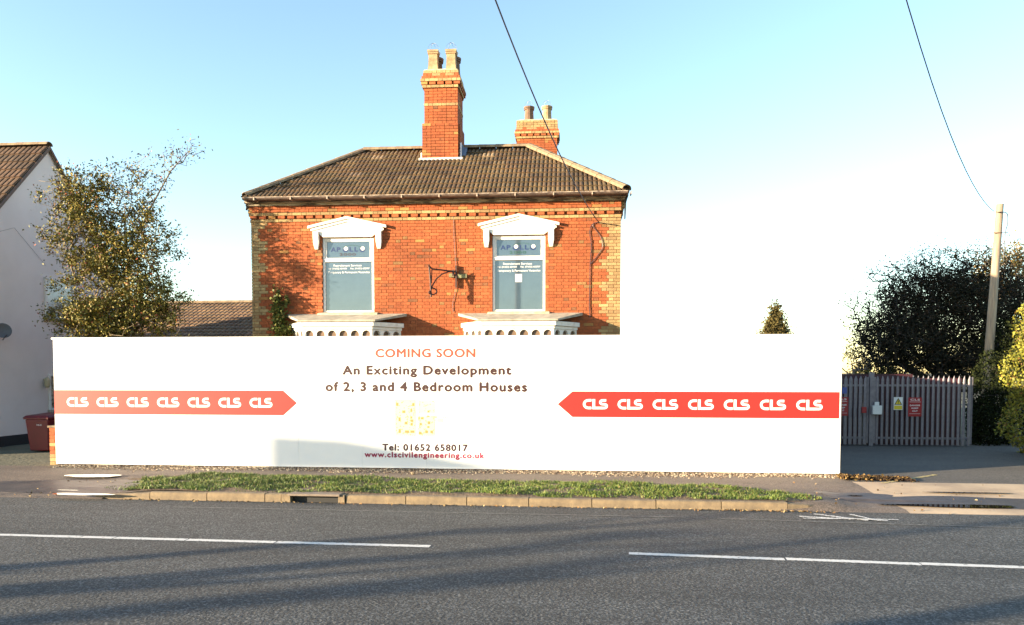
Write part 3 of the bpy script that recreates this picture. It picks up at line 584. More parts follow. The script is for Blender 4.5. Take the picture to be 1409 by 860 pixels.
# windows
def window(cx, left):
    fy0, fy1 = FY + .035, FY + .10; x0, x1 = cx - WHW + .003, cx + WHW - .003; mb = MB(); zb, ztp = WZ0 + .002, WZ1 - .002; ty = 4.66
    mb.box(x0, x0 + .055, fy0, fy1, zb, ztp).box(x1 - .055, x1, fy0, fy1, zb, ztp).box(x0 + .055, x1 - .055, fy0, fy1, ztp - .07, ztp).box(x0 + .055, x1 - .055, fy0, fy1, zb, zb + .05).box(x0 + .055, x1 - .055, fy0 - .008, fy1, ty - .03, ty + .045)
    w = part('window', mb, M_frame, house, bevel=.004)
    sb = MB(); a, b, c, d = x0 + .058, x1 - .058, ty + .048, ztp - .073
    sb.box(a, a + .035, fy0 + .012, fy1 - .01, c, d).box(b - .05, b, fy0 + .012, fy1 - .01, c, d).box(a + .035, b - .05, fy0 + .012, fy1 - .01, d - .02, d).box(a + .035, b - .05, fy0 + .012, fy1 - .01, c, c + .02)
    part('sash', sb, M_frame, w, bevel=.003)
    part('pane', MB().box(a + .036, b - .051, fy1 - .03, fy1 - .024, c + .021, d - .021), M_glass, w)
    part('pane', MB().box(x0 + .056, x1 - .056, fy1 - .03, fy1 - .024, zb + .051, ty - .031), M_glass, w)
    part('sill', MB().prismZ([(cx - .74, FY - .12), (cx + .74, FY - .12), (cx + .74, FY + .03), (cx - .74, FY + .03)], [3.30] * 4, [3.375, 3.375, 3.41, 3.41]), M_sill, house, bevel=.012)
    g = fy1 - .0315; gx = cx - .02
    # fan light lettering: APOLLO with two ball shaped Os under an arc, 2000 below
    s = .49; xs_ = [-.41, -.27, -.05, .02, .16, .285]
    for ch, xx, wd in (('A', -.42, .115), ('P', -.275, .085), ('L', .04, .085), ('L', .165, .085)): write('lettering', ch, gx + xx, gx + xx + wd, 4.885, .10, g, M_blue_txt, w, 0., 1., .06)
    for xx in (-.06, .355):
        mb = MB(); N = 20; mb.add([(gx + xx + .072 * math.cos(2 * math.pi * i / N), g, 4.925 + .058 * math.sin(2 * math.pi * i / N)) for i in range(N)] + [(gx + xx + .04 * math.cos(2 * math.pi * i / N), g, 4.93 + .035 * math.sin(2 * math.pi * i / N)) for i in range(N)], [(i, (i + 1) % N, (i + 1) % N + N, i + N) for i in range(N)])
        link_mesh('lettering', mb.v, mb.f, M_blue_txt, w)
        mb = MB(); mb.add([(gx + xx + .008 + .05 * math.cos(2 * math.pi * i / N), g - .001, 4.955 + .048 * math.sin(2 * math.pi * i / N)) for i in range(N)], [tuple(range(N))]); link_mesh('ball_emblem', mb.v, mb.f, M_paper, w)
    mb = MB(); N = 24; vs = []
    for i in range(N + 1):
        t = -1 + 2 * i / N; vs += [(gx + .10 + t * .24, g, 4.985 + .055 * (1 - t * t) + .0), (gx + .10 + t * .24, g, 4.985 + .055 * (1 - t * t) - .009)]
    link_mesh('arc_emblem', vs, [(2 * i, 2 * i + 1, 2 * i + 3, 2 * i + 2) for i in range(N)], M_green_txt, w)
    write('lettering', '2000', gx - .21, gx + .19, 4.785, .058, g, M_ink if left else M_green_txt, w, 0., 1.1)
    # lower pane lettering
    write('lettering', 'Recruitment Services', gx - .36, gx + .33, 4.525, .045, g, M_white_print, w, 0., 1.)
    write('lettering', 'Tel. (01652) 654400', gx - .50, gx - .03, 4.455, .036, g, M_white_print, w, 0., 1.)
    write('lettering', 'Fax. (01652) 652007', gx + .06, gx + .53, 4.455, .036, g, M_white_print, w, 0., 1.)
    write('lettering', 'Temporary & Permanent Vacancies', gx - .50, gx + .53, 4.36, .046, g, M_white_print, w, 0., 1.)
    if not left: part('notice', MB().box(cx - .09, cx + .07, g - .002, g, 4.11, 4.30), M_paper, w)
    # hood
    hd = MB().prismY([(cx - .86, 5.345), (cx - .86, 5.44), (cx, 5.655), (cx + .86, 5.44), (cx + .86, 5.345), (cx + .70, 5.30), (cx + .60, 5.215), (cx - .60, 5.215), (cx - .70, 5.30)], FY - .055, FY + .005)
    hood = part('window_hood', hd, M_cream, house)
    for sgn in (-1, 1):
        part('hood_moulding', MB().prismY([(cx + sgn * .97, 5.415), (cx + sgn * .97, 5.485), (cx, 5.705), (cx, 5.635)], FY - .105, FY - .056), M_cream, hood, bevel=.012)
        part('hood_moulding', MB().prismY([(cx + sgn * .90, 5.36), (cx + sgn * .90, 5.41), (cx, 5.625), (cx, 5.575)], FY - .08, FY - .0565), M_cream, hood, bevel=.006)
        a = cx + sgn * .77; bkt = MB()
        bkt.add([(a + i * .07, FY - dd, z) for (z, dd) in ((5.35, .10), (5.22, .095), (5.10, .07), (4.98, .055), (4.925, .03)) for i in (-1, 1)] + [(a + i * .07, FY + .004, z) for z in (5.35, 5.22, 5.10, 4.98, 4.925) for i in (-1, 1)],
                [(2 * i, 2 * i + 1, 2 * i + 3, 2 * i + 2) for i in range(4)] + [(2 * i + 10, 2 * i + 12, 2 * i + 13, 2 * i + 11) for i in range(4)] + [(2 * i, 2 * i + 2, 2 * i + 12, 2 * i + 10) for i in range(4)] + [(2 * i + 1, 2 * i + 11, 2 * i + 13, 2 * i + 3) for i in range(4)] + [(0, 10, 11, 1), (8, 9, 19, 18)])
        V = np.array(bkt.v); kz = np.clip((5.1 - V[:, 2]) / .2, 0, 1); V[:, 0] = a + (V[:, 0] - a) * (1 - .45 * kz); bkt.v = [tuple(v) for v in V]
        part('hood_bracket', bkt, M_cream, hood, bevel=.008)
    return w
W1 = window(wcx[0], True); W1['label'] = 'left upstairs window with white frame'
W2 = window(wcx[1], False); W2['label'] = 'right upstairs window with white frame and a paper notice'

# the two ground floor bays, only their canopies clear the hoarding
def bay(cx):
    hw, fw, by = 1.50, .92, 17.40
    bt = part('bay_wall', MB().prismZ([(cx - fw + .16, by + .14), (cx + fw - .16, by + .14), (cx + hw - .2, FY + .01), (cx - hw + .2, FY + .01)], .1, 3.0), mat('bay_stone', (.17, .11, .075), (.11, .075, .05), 5, .9), house)
    part('canopy', MB().prismZ([(cx - fw, by), (cx + fw, by), (cx + hw, FY + .012), (cx - hw, FY + .012)], [3.128, 3.128, 3.30, 3.30], [3.17, 3.17, 3.37, 3.37]), M_canopy, bt, bevel=.006)
    part('cornice', MB().prismZ([(cx - fw + .05, by + .04), (cx + fw - .05, by + .04), (cx + hw - .07, FY + .011), (cx - hw + .07, FY + .011)], 3.02, 3.126), M_cream, bt, bevel=.01)
    part('cornice', MB().prismZ([(cx - fw + .085, by + .075), (cx + fw - .085, by + .075), (cx + hw - .12, FY + .010), (cx - hw + .12, FY + .010)], 2.95, 3.018), M_cream, bt, bevel=.008)
    # arcaded frieze
    A = [(cx - hw + .15, FY), (cx - fw + .10, by + .1), (cx + fw - .10, by + .1), (cx + hw - .15, FY)]
    for j in range(3):
        p, q_ = Vector((*A[j], 0)), Vector((*A[j + 1], 0)); L = (q_ - p).length; n = max(2, int(L / .262)); d = (q_ - p) / L; nn = Vector((d.y, -d.x, 0)); st = L / n; mb = MB()
        for i in range(n):
            c = (i + .5) * st; r = .10; top = 2.9485; zc = 2.83; S = 8
            arc_ = [(c + r * math.cos(math.pi * t / S), zc + r * math.sin(math.pi * t / S)) for t in range(S + 1)]
            l, rr = i * st, (i + 1) * st; out = [(rr, 2.6), (rr, top), (l, top), (l, 2.6), (c - r * .8, 2.6), (c - r, zc)] + arc_[::-1][1:-1] + [(c + r, zc), (c + r * .8, 2.6)]
            m_ = len(out); f = [p + d * u + _Z * z for u, z in out]; bkk = [v - nn * .12 for v in f]
            # strips (top band, and both legs) keep every face convex
            ptsu = [(c - r, zc)] + arc_[::-1][1:-1] + [(c + r, zc)]; 
            for t in range(S):
                a0, a1 = arc_[S - t], arc_[S - t - 1]; u0, u1 = a0[0], a1[0]
                quad = [(a0[0], a0[1]), (a1[0], a1[1]), (u1, top), (u0, top)]
                F4 = [p + d * u + _Z * z for u, z in quad]; B4 = [v - nn * .12 for v in F4]; mb.add(F4 + B4, [(0, 1, 2, 3), (7, 6, 5, 4), (0, 4, 5, 1)])
            for (ua, ub, va) in ((l, c - r, 0), (c + r, rr, 0)):
                F4 = [p + d * u + _Z * z for u, z in ((ua, 2.6), (ub, 2.6), (ub, top), (ua, top))]; B4 = [v - nn * .12 for v in F4]; mb.add(F4 + B4, [(0, 1, 2, 3), (7, 6, 5, 4), (0, 4, 7, 3), (1, 2, 6, 5)])
        part('arcaded_frieze', mb, M_cream, bt)
    return bt
bay(-5.90); bay(-1.66)

# eaves: flaking fascia, gutter
EY, EZ = 17.82, 6.12; EX0, EX1 = -8.24, .82
part('fascia', MB().box(X0 - .082, X1 + .082, FY - .115, FY + .1, ZT + .003, ZT + .055).box(X0 - .095, X1 + .095, FY - .17, FY + .1, ZT + .058, ZT + .125), M_dark_wood, house, bevel=.004)
part('side_fascia', MB().box(X1 + .0, X1 + .095, FY + .103, BACK + .1, ZT + .003, ZT + .12).box(X0 - .095, X0, FY + .103, BACK + .1, ZT + .003, ZT + .12), M_dark_wood, house)
def half_round(p, q_, r, seg=8):
    p, q_ = Vector(p), Vector(q_); d = (q_ - p).normalized(); sd = Vector((-d.y, d.x, 0)); vs = []
    for e in (p, q_):
        for rr in (r, r * .86):
            vs += [e + sd * rr * math.cos(math.pi + math.pi * i / seg) + _Z * rr * math.sin(math.pi + math.pi * i / seg) for i in range(seg + 1)]
    n = seg + 1; fs = []
    for i in range(seg): fs += [(i, i + 1, i + 1 + 2 * n, i + 2 * n), (i + n, i + 3 * n, i + 1 + 3 * n, i + 1 + n), (i, i + n, i + n + 1, i + 1)]
    fs += [(0, 2 * n, 3 * n, n), (seg, seg + n, seg + 3 * n, seg + 2 * n)]
    return vs, fs
gm = MB(); gm.add(*half_round((EX0 - .03, EY - .02, EZ - .012), (EX1 + .03, EY - .02, EZ - .012), .062)); gut = part('gutter', gm, M_gutter, house)
part('gutter_lip', MB().box(EX0 - .03, EX1 + .03, EY - .089, EY - .078, EZ - .022, EZ - .006), M_gut_edge, gut)
gm = MB(); gm.add(*half_round((EX1 + .0, EY + .05, EZ - .012), (EX1 + .0, BACK + .4, EZ - .012), .06)); part('gutter', gm, M_gutter, house)
gm = MB(); gm.add(*half_round((EX0, EY + .05, EZ - .012), (EX0, BACK + .4, EZ - .012), .06)); part('gutter', gm, M_gutter, house)
for i in range(11): x = EX0 + .25 + i * .89; part('gutter_bracket', MB().box(x, x + .025, EY - .094, EY + .14, EZ - .085, EZ - .02), M_gut_edge, gut)
part('soffit', MB().box(EX0 + .05, EX1 - .05, EY + .05, FY - .172, ZT + .095, ZT + .12).box(X1 + .162, EX1 - .02, FY - .17, BACK + .3, ZT + .095, ZT + .12), M_gutter, house)
part('corner_bracket', MB().prismY([(X1 + .076, ZT + .0), (EX1 + .05, ZT + .12), (EX1 + .02, ZT - .02), (X1 + .10, ZT - .42), (X1 + .076, ZT - .42)], FY - .1, FY - .02), M_black, house)
part('corner_bracket', MB().prismY([(X0 - .076, ZT + .0), (EX0 - .05, ZT + .12), (EX0 - .02, ZT + .02), (X0 - .09, ZT - .08), (X0 - .076, ZT - .08)], FY - .1, FY - .02), M_black, house)

# roof
def tile_mesh(w, g, rolls, h=.034, lift=.036, over=.05):
    us = [0.]; hs = [0.]
    for r in range(rolls):
        for t, k in ((.10, .75), (.28, 1.), (.55, 1.), (.74, .8), (.84, .0), (1., 0.)): us.append((r + t) * w / rolls); hs.append(k * h)
    n = len(us); V = [(u, -over, hh + lift) for u, hh in zip(us, hs)] + [(u, g, hh) for u, hh in zip(us, hs)] + [(u, -over, max(0, hh + lift - .034)) for u, hh in zip(us, hs)]
    F = [(i, i + 1, n + i + 1, n + i) for i in range(n - 1)] + [(2 * n + i, 2 * n + i + 1, i + 1, i) for i in range(n - 1)]
    return np.array(V), F
TC = [(.135, .082, .042), (.12, .071, .037), (.14, .088, .042), (.105, .064, .035), (.145, .096, .05), (.125, .082, .039)]
def tcol(pal=TC): k = random.uniform(.8, 1.2); return tuple(a * k for a in random.choice(pal))
def slope(O, u, v, cols, rows, w, g, rolls, poly, parent, limit=0, pal=TC, name='roof_tile', h=.030):
    """tiles on the slope O + a*u + b*v kept inside convex uv polygon poly (counter clockwise)"""
    O, u, v = Vector(O), Vector(u).normalized(), Vector(v).normalized(); n = u.cross(v).normalized(); V, F = tile_mesh(w, g, rolls, h)
    M3 = np.array([u, v, n]); base = None; SV, SF, ST = [], [], []; made = 0; k = 0
    edges = [(np.array(poly[i]), np.array(poly[(i + 1) % len(poly)])) for i in range(len(poly))]
    def side(p, a, b): return (b[0] - a[0]) * (p[1] - a[1]) - (b[1] - a[1]) * (p[0] - a[0])
    for r in range(rows):
        for c in range(cols):
            off = np.array([c * w, r * g]); cor = [off + np.array(p) for p in ((0, 0), (w, 0), (w, g), (0, g))]
            worst = [min(side(p, a, b) for p in cor) for a, b in edges]; best = [max(side(p, a, b) for p in cor) for a, b in edges]
            if min(best) <= 1e-6: continue
            cut = [e for e, wv_ in zip(edges, worst) if wv_ < -1e-6]
            col = tcol(pal)
            if random.random() < .02: col = tuple(min(.6, a * 1.7 + .04) for a in col)
            if not cut and made < limit:
                if base is None:
                    base = bpy.data.meshes.new(name); base.from_pydata((V @ M3).tolist(), [], F); at = base.color_attributes.new('tint', 'FLOAT_COLOR', 'POINT'); at.data.foreach_set('color', [1.] * (4 * len(V))); base.materials.append(M_tile)
                o = bpy.data.objects.new(name, base); COL.objects.link(o); o.parent = parent; o.location = O + u * off[0] + v * off[1] - wloc(parent) + n * random.uniform(0, .004); o.color = (*col, 1); made += 1; continue
            VV = V + np.array([off[0], off[1], 0]); FF = F
            if cut:
                me = bpy.data.meshes.new('t'); me.from_pydata(VV.tolist(), [], F); bm = bmesh.new(); bm.from_mesh(me)
                for a, b in cut:
                    nrm = Vector((-(b[1] - a[1]), b[0] - a[0], 0)).normalized(); bmesh.ops.bisect_plane(bm, geom=bm.verts[:] + bm.edges[:] + bm.faces[:], plane_co=Vector((a[0], a[1], 0)), plane_no=nrm, clear_inner=True)
                bm.verts.index_update(); VV = np.array([x.co[:] for x in bm.verts]) if len(bm.verts) else np.zeros((0, 3)); FF = [tuple(x.index for x in f.verts) for f in bm.faces]; bm.free(); bpy.data.meshes.remove(me)
                if len(VV) == 0: continue
            WV = VV @ M3 + np.array(O)
            if cut and made < limit:
                o = link_mesh(name, WV, FF, M_tile, parent, np.ones((len(WV), 3))); o.color = (*col, 1); made += 1; continue
            SV.append(WV); SF += [tuple(i + k for i in f) for f in FF]; ST.append(np.tile(col, (len(WV), 1))); k += len(WV)
    if SV: link_mesh(name + 's', np.concatenate(SV), SF, M_tile, parent, np.concatenate(ST), kind='stuff')
RY, RZ = 20.28, 7.84; RX0, RX1 = -5.98, -1.55; BY = RY + (RY - EY)
rb = MB(); rb.add([(EX0 + .02, EY + .02, EZ - .01), (EX1 - .02, EY + .02, EZ - .01), (EX1 - .02, BY - .02, EZ - .01), (EX0 + .02, BY - .02, EZ - .01), (RX0, RY, RZ - .02), (RX1, RY, RZ - .02)], [(0, 1, 5, 4), (1, 2, 5), (2, 3, 4, 5), (3, 0, 4), (3, 2, 1, 0)])
roof = part('roof', rb, M_tile_base, house)
sv = Vector((0, RY - EY, RZ - EZ)); SL = sv.length; g = SL / 10; w = (EX1 - EX0) / 28
slope((EX0, EY, EZ), (1, 0, 0), sv, 28, 10, w, g, 3, [(0, 0), (EX1 - EX0, 0), (RX1 - EX0, SL), (RX0 - EX0, SL)], roof, limit=290)
slope((EX1, BY, EZ), (-1, 0, 0), (0, -sv.y, sv.z), 28, 10, w, g, 3, [(0, 0), (EX1 - EX0, 0), (EX1 - RX0, SL), (EX1 - RX1, SL)], roof)
sv2 = Vector((RX1 - EX1, 0, RZ - EZ)); slope((EX1, EY, EZ), (0, 1, 0), sv2, 15, 10, .334, sv2.length / 10, 3, [(0, 0), (BY - EY, 0), (RY - EY, sv2.length)], roof)
sv3 = Vector((RX0 - EX0, 0, RZ - EZ)); slope((EX0, BY, EZ), (0, -1, 0), sv3, 15, 10, .334, sv3.length / 10, 3, [(0, 0), (BY - EY, 0), (BY - RY, sv3.length)], roof)
def caps(p, q_, L, r, parent, name='ridge_tile', m=None):
    p, q_ = Vector(p), Vector(q_); n = max(1, round((q_ - p).length / L)); d = (q_ - p) / n
    for i in range(n):
        a = p + d * i; b = a + d * .985; dd = d.normalized(); sd = dd.cross(_Z).normalized(); up = sd.cross(dd).normalized(); mb = MB(); vs = []; S = 6
        for e, rr in ((a, r * 1.06), (b, r)):
            for r2 in (rr, rr * .86): vs += [e + sd * r2 * math.cos(math.pi * j / S) + up * r2 * .75 * math.sin(math.pi * j / S) for j in range(S + 1)]
        k = S + 1; fs = []
        for j in range(S): fs += [(j, j + 1, j + 1 + 2 * k, j + 2 * k), (j + k, j + 3 * k, j + 1 + 3 * k, j + 1 + k), (j, j + k, j + k + 1, j + 1), (j + 2 * k, j + 2 * k + 1, j + 3 * k + 1, j + 3 * k)]
        fs += [(0, 2 * k, 3 * k, k), (S, S + k, S + 3 * k, S + 2 * k)]
        part(name, mb.add(vs, fs), m or M_ridge, parent)
up_ = Vector((0, 0, .03))
caps(Vector((RX0, RY, RZ)) + up_, Vector((RX1, RY, RZ)) + up_, .45, .13, roof)
caps(Vector((EX0, EY, EZ)) + up_, Vector((RX0, RY, RZ)) + up_, .45, .12, roof, 'hip_tile'); caps(Vector((EX1, EY, EZ)) + up_, Vector((RX1, RY, RZ)) + up_, .45, .15, roof, 'hip_tile')
caps(Vector((EX0, BY, EZ)) + up_, Vector((RX0, RY, RZ)) + up_, .45, .12, roof, 'hip_tile'); caps(Vector((EX1, BY, EZ)) + up_, Vector((RX1, RY, RZ)) + up_, .45, .12, roof, 'hip_tile')

# chimneys
def chimney(x0, x1, y0, y1, zb, z_split, z_band, z_cream, ztop, parent, lower_out, pots, label, dark_first=False):
    core = part('chimney', MB().box(x0 + .02, x1 - .02, y0 + .02, y1 - .02, zb, ztop - .02), M_mortar, parent); core['label'] = label; L = []; z = zb; k = 0
    while z < ztop - .01:
        t = ztop - z; zz1 = z + .075; n = round((z_cream - z) / .075)
        out, kind = 0., 'r'
        if z < z_split: out = lower_out
        if z_band and abs(z - z_band) < .038: kind = 'b'; out = .008
        if n == 0: kind, out = 'b', .045
        elif n == -1: kind, out = 'd', .07
        elif n == -2: kind, out = 'b', .085
        elif n == -3: kind, out = 'r', .06
        elif n == -4: kind, out = 'm', .03
        elif n < -4: kind, out = 'b', .02
        a0, a1, b0, b1 = x0 - out, x1 + out, y0 - out, y1 + out
        def c(): return bcol() if kind == 'b' else ((.34, .22, .10) if kind == 'm' and random.random() < .5 else rcol())
        if kind == 'd':
            m = int((a1 - a0) / .19); st = (a1 - a0 + .05) / m
            for i in range(m): L.append((a0 + i * st, a0 + (i + 1) * st - .05, b0, b0 + .12, z + .005, zz1 - .005, c())); L.append((a0 + i * st, a0 + (i + 1) * st - .05, b1 - .12, b1, z + .005, zz1 - .005, c()))
            m = int((b1 - b0) / .19); st = (b1 - b0 + .05) / m
            for i in range(1, m - 1): L.append((a0, a0 + .12, b0 + i * st, b0 + (i + 1) * st - .05, z + .005, zz1 - .005, c())); L.append((a1 - .12, a1, b0 + i * st, b0 + (i + 1) * st - .05, z + .005, zz1 - .005, c()))
        else:
            for (s, e, h) in course(a0, a1, k, shift=.0 if k % 2 else .12): pz = random.uniform(0, .003); L.append((s, e, b0 - pz, b0 + .1, z + .005, zz1 - .005, c())); L.append((s, e, b1 - .1, b1, z + .005, zz1 - .005, c()))
            for (s, e, h) in course(b0 + .102, b1 - .102, k + 1): L.append((a0, a0 + .1, s, e, z + .005, zz1 - .005, c())); L.append((a1 - .1, a1, s, e, z + .005, zz1 - .005, c()))
        z = zz1; k += 1
    bricks_stuff('brickwork', L, core)
    part('flaunching', MB().prismZ([(x0 + .0, y0 + .0), (x1 - .0, y0 + .0), (x1 - .0, y1), (x0, y1)], z, z + .03).prismZ([(x0 + .08, y0 + .08), (x1 - .08, y0 + .08), (x1 - .08, y1 - .08), (x0 + .08, y1 - .08)], z + .03, z + .07), M_sill, core, bevel=.01)
    for i, (px, py, sq, dk) in enumerate(pots):
        h = .52; r = .155; q4 = 4 if sq else 14; k4 = 1.25 if sq else 1.15
        pt = part('chimney_pot', MB().lathe((px, py, z + .05), [(a * k4, b) for a, b in ((r * .98, 0), (r * .86, h * .3), (r * .80, h * .8), (r * .98, h * .81), (r * .98, h * .87), (r * .85, h * .88), (r * 1.02, h * .90), (r * 1.05, h), (r * .8, h), (r * .75, h * .5))], q4, sq), M_pot_dk if dk else M_pot, core)
        gd = MB()
        for j in range(3):
            aa = math.pi * j / 3 + .3; pth = [(px + .15 * math.cos(t) * math.cos(aa), py + .15 * math.cos(t) * math.sin(aa), z + .05 + h + .04 + .17 * math.sin(t)) for t in [math.pi * s_ / 10 for s_ in range(11)]]
            gd.tube(pth, .0035, 4)
        part('bird_guard', gd, M_wire, pt)
    return core
c1 = chimney(-4.235, -3.37, 19.70, 20.65, 7.16, 8.34, 8.79, 9.235, 9.66, roof, .05, [(-4.03, 19.93, True, False), (-3.56, 19.93, True, False), (-4.03, 20.42, False, True), (-3.56, 20.42, False, True)], 'tall front chimney of red brick with pale bands and four pots')
part('flashing', MB().prismZ([(-4.37, 19.60), (-3.23, 19.60), (-3.23, 19.66), (-4.37, 19.66)], 7.36, 7.47).box(-4.33, -4.29, 19.66, 20.2, 7.42, 7.62), M_cream, roof, bevel=.01)
part('flashing', MB().box(-3.31, -3.27, 19.68, 20.25, 7.44, 7.86).prismZ([(-3.27, 19.70), (-3.18, 19.80), (-3.18, 20.2), (-3.27, 20.2)], [7.44, 7.46, 7.8, 7.8], [7.50, 7.56, 7.92, 7.92]), mat('lead_flash', (.16, .20, .28), None, 4, .6), roof)
# rear wing under the second stack
part('rear_wall', MB().box(-6.4, -.3, BACK + .31, 29.5, .1, 5.6), M_mortar, house)
rw = part('rear_roof', MB().add([(-6.7, BACK, 5.6), (0., BACK, 5.6), (0., 29.8, 5.6), (-6.7, 29.8, 5.6), (-3.3, BACK, 8.1), (-3.3, 29.8, 8.1)], [(0, 3, 5, 4), (1, 4, 5, 2), (0, 4, 1), (2, 5, 3), (3, 0, 1, 2)]), M_ridge, house)
c2 = chimney(-2.27, -.92, 26.0, 26.8, 6.3, 6.3, None, 9.86, 10.36, rw, 0., [(-1.88, 26.38, False, True), (-1.27, 26.38, False, False)], 'rear chimney of red brick with two round clay pots')

# iron sign bracket, wall cables
bt = thing('sign_bracket', (-3.2, 18.15, 4.4), 'rusty scrolled iron bracket fixed to the brick between the two windows', 'bracket')
wp, tp = Vector((-3.19, 18.19, 4.37)), Vector((-3.757, 17.76, 4.36)); dv = tp - wp
L3 = lambda t, z: (wp.x + dv.x * t, wp.y + dv.y * t, z)
part('arm', MB().tube([L3(0, 4.35), L3(.5, 4.37), L3(.9, 4.38), L3(1.03, 4.46)], .02, 6), M_iron, bt)
part('brace', MB().tube([L3(.08, 4.36), L3(.3, 4.34), L3(.55, 4.27), L3(.75, 4.15), L3(.88, 4.0), L3(.93, 3.9)], .017, 6), M_iron, bt)
sc_ = [L3(.93 - (.16 * (1 - t / 20)) * math.sin(t / 20 * 7) * 1.6, 3.86 + (.10 * (1 - t / 20)) * math.cos(t / 20 * 7) - .02) for t in range(19)]
part('scroll', MB().tube(sc_, .018, 6), M_iron, bt)
part('drop_bar', MB().tube([L3(1.0, 4.42), L3(.96, 4.1), L3(.94, 3.72)], .022, 6).tube([L3(.9, 4.38), L3(.93, 4.05)], .014, 6), M_iron, bt)
part('wall_plate', MB().box(-3.21, -3.17, 18.14, 18.195, 3.98, 4.5).box(-3.28, -3.23, 18.12, 18.15, 4.25, 4.4), M_iron, bt)
part('timber_block', MB().box(-3.36, -3.235, 18.13, 18.19, 4.22, 4.31).box(-3.145, -2.93, 18.13, 18.19, 4.2, 4.30), mat('mossy_timber', (.22, .21, .10), (.14, .12, .06), 10, .9), bt)
def cable(name, pts, r, label, cat='cable', m=None): return props(part(name, MB().tube(pts, r, 5), m or M_cable), label, cat)
def smooth_path(P, n=8):
    P = [Vector(p) for p in P]; out = []
    for i in range(len(P) - 1):
        a, b, c, d = P[max(i - 1, 0)], P[i], P[i + 1], P[min(i + 2, len(P) - 1)]
        for j in range(n):
            t = j / n; out.append(.5 * ((2 * b) + (c - a) * t + (2 * a - 5 * b + 4 * c - d) * t * t + (3 * b - a - 3 * c + d) * t ** 3))
    return out + [P[-1]]
yw = FY - .012
hr = lambda x: 18.2 + (x + 3.78) * math.tan(rad(1.5))       # the facade stands 1.5 degrees off the hoarding line
def wallpts(L, d=.02, band=False): return [(lambda p: (p.x, hr(p.x) - d - (.09 if p.z > 5.66 else 0), p.z))(onY(x, y, hr(onY(x, y, 18.2).x) - d)) for x, y in L]
cable('wall_cable', smooth_path(wallpts([(812, 437), (811, 420), (811.5, 390), (812, 364), (813, 350), (813.5, 335), (811.5, 318), (816, 308), (824, 306)])), .009, 'dark cable looping down the right of the right window')
cable('wall_cable', smooth_path(wallpts([(812, 364), (822, 352), (829, 340), (826, 325), (817, 313), (816, 308)])), .008, 'dark cable bowed out beside the quoins right of the right window')
cable('wall_cable', smooth_path(wallpts([(824, 306), (835, 308), (851, 310)])), .007, 'short thin cable running level to the right corner of the house')
cable('wall_cable', smooth_path(wallpts([(621, 272), (624, 300), (625, 330), (627, 360), (629, 385), (626, 405), (623, 418), (624, 430)])), .006, 'thin dark cable running down the brick behind the iron bracket')

# ------------------------------------------------------------------ wires and telegraph pole
PO = (-2.4, 1.6)
def span(px, end, start, label):
    """a wire hanging from start to end whose heights fit the sight lines"""
    e, s = Vector(end), Vector(start); ys, zs = [e.y], [e.z]
    for (x, y) in px:
        r = _ray(x, y); # plan intersection of the ray with the line s-e
        k = (e.x - s.x) / (e.y - s.y); Yt = (s.x - k * s.y) / (r.x / r.y - k); ys.append(Yt); zs.append(CAM_H + r.z / r.y * Yt)
    c = np.polyfit(ys, zs, 2); P = []
    for i in range(25): yy = e.y + (s.y - e.y) * i / 24; P.append((e.x + (s.x - e.x) * i / 24, yy, float(np.polyval(c, yy)) if i else e.z))
    return cable('overhead_wire', P, .011, label), P
w1 = span([(682, 0), (710, 78), (740, 137), (765, 205), (800, 270)], onY(824, 306, hr(.2) - .03), (PO[0], PO[1], 9), 'overhead wire crossing the sky to the top right of the brick house')
tpole_top = onY(1376, 281, 24); w2 = span([(1248, 0), (1268, 75), (1300, 160), (1335, 248)], onY(1368, 291, 24), (PO[0], PO[1], 9), 'overhead wire crossing the right of the sky to the telegraph pole')
tb = onY(1362, 470, 24); k = (tpole_top.x - tb.x) / (tpole_top.z - tb.z); bx = tb.x - k * (tb.z - .1)
tp_ = thing('telegraph_pole', (bx, 24, .1), 'weathered wooden telegraph pole standing before the dark tree on the right', 'pole')
part('pole', MB().tube([(bx, 24, .05), (tb.x, 24, tb.z), (tpole_top.x, 24, tpole_top.z)], [.14, .122, .098], 12), M_pole, tp_, smooth=True)
part('cable_loop', MB().tube(smooth_path([(tpole_top.x - .1, 23.9, tpole_top.z - .25), (tpole_top.x + .12, 23.85, tpole_top.z - .3), (tpole_top.x + .17, 23.9, tpole_top.z - .6), (tpole_top.x + .1, 23.86, tpole_top.z - .85), (tpole_top.x + .06, 23.86, tpole_top.z - 1.6)]), .014, 5), M_cable, tp_)
part('step', MB().tube([(tpole_top.x - .25, 23.9, tpole_top.z - .85), (tpole_top.x + .2, 23.9, tpole_top.z - .85)], .012, 5), M_iron, tp_)
np_ = thing('telegraph_pole', (PO[0], PO[1], .1), 'wooden telegraph pole behind the viewpoint that carries both overhead wires', 'pole')
part('pole', MB().tube([(PO[0], PO[1], .1), (PO[0], PO[1], 9.6)], [.15, .11], 12), M_pole, np_, smooth=True)

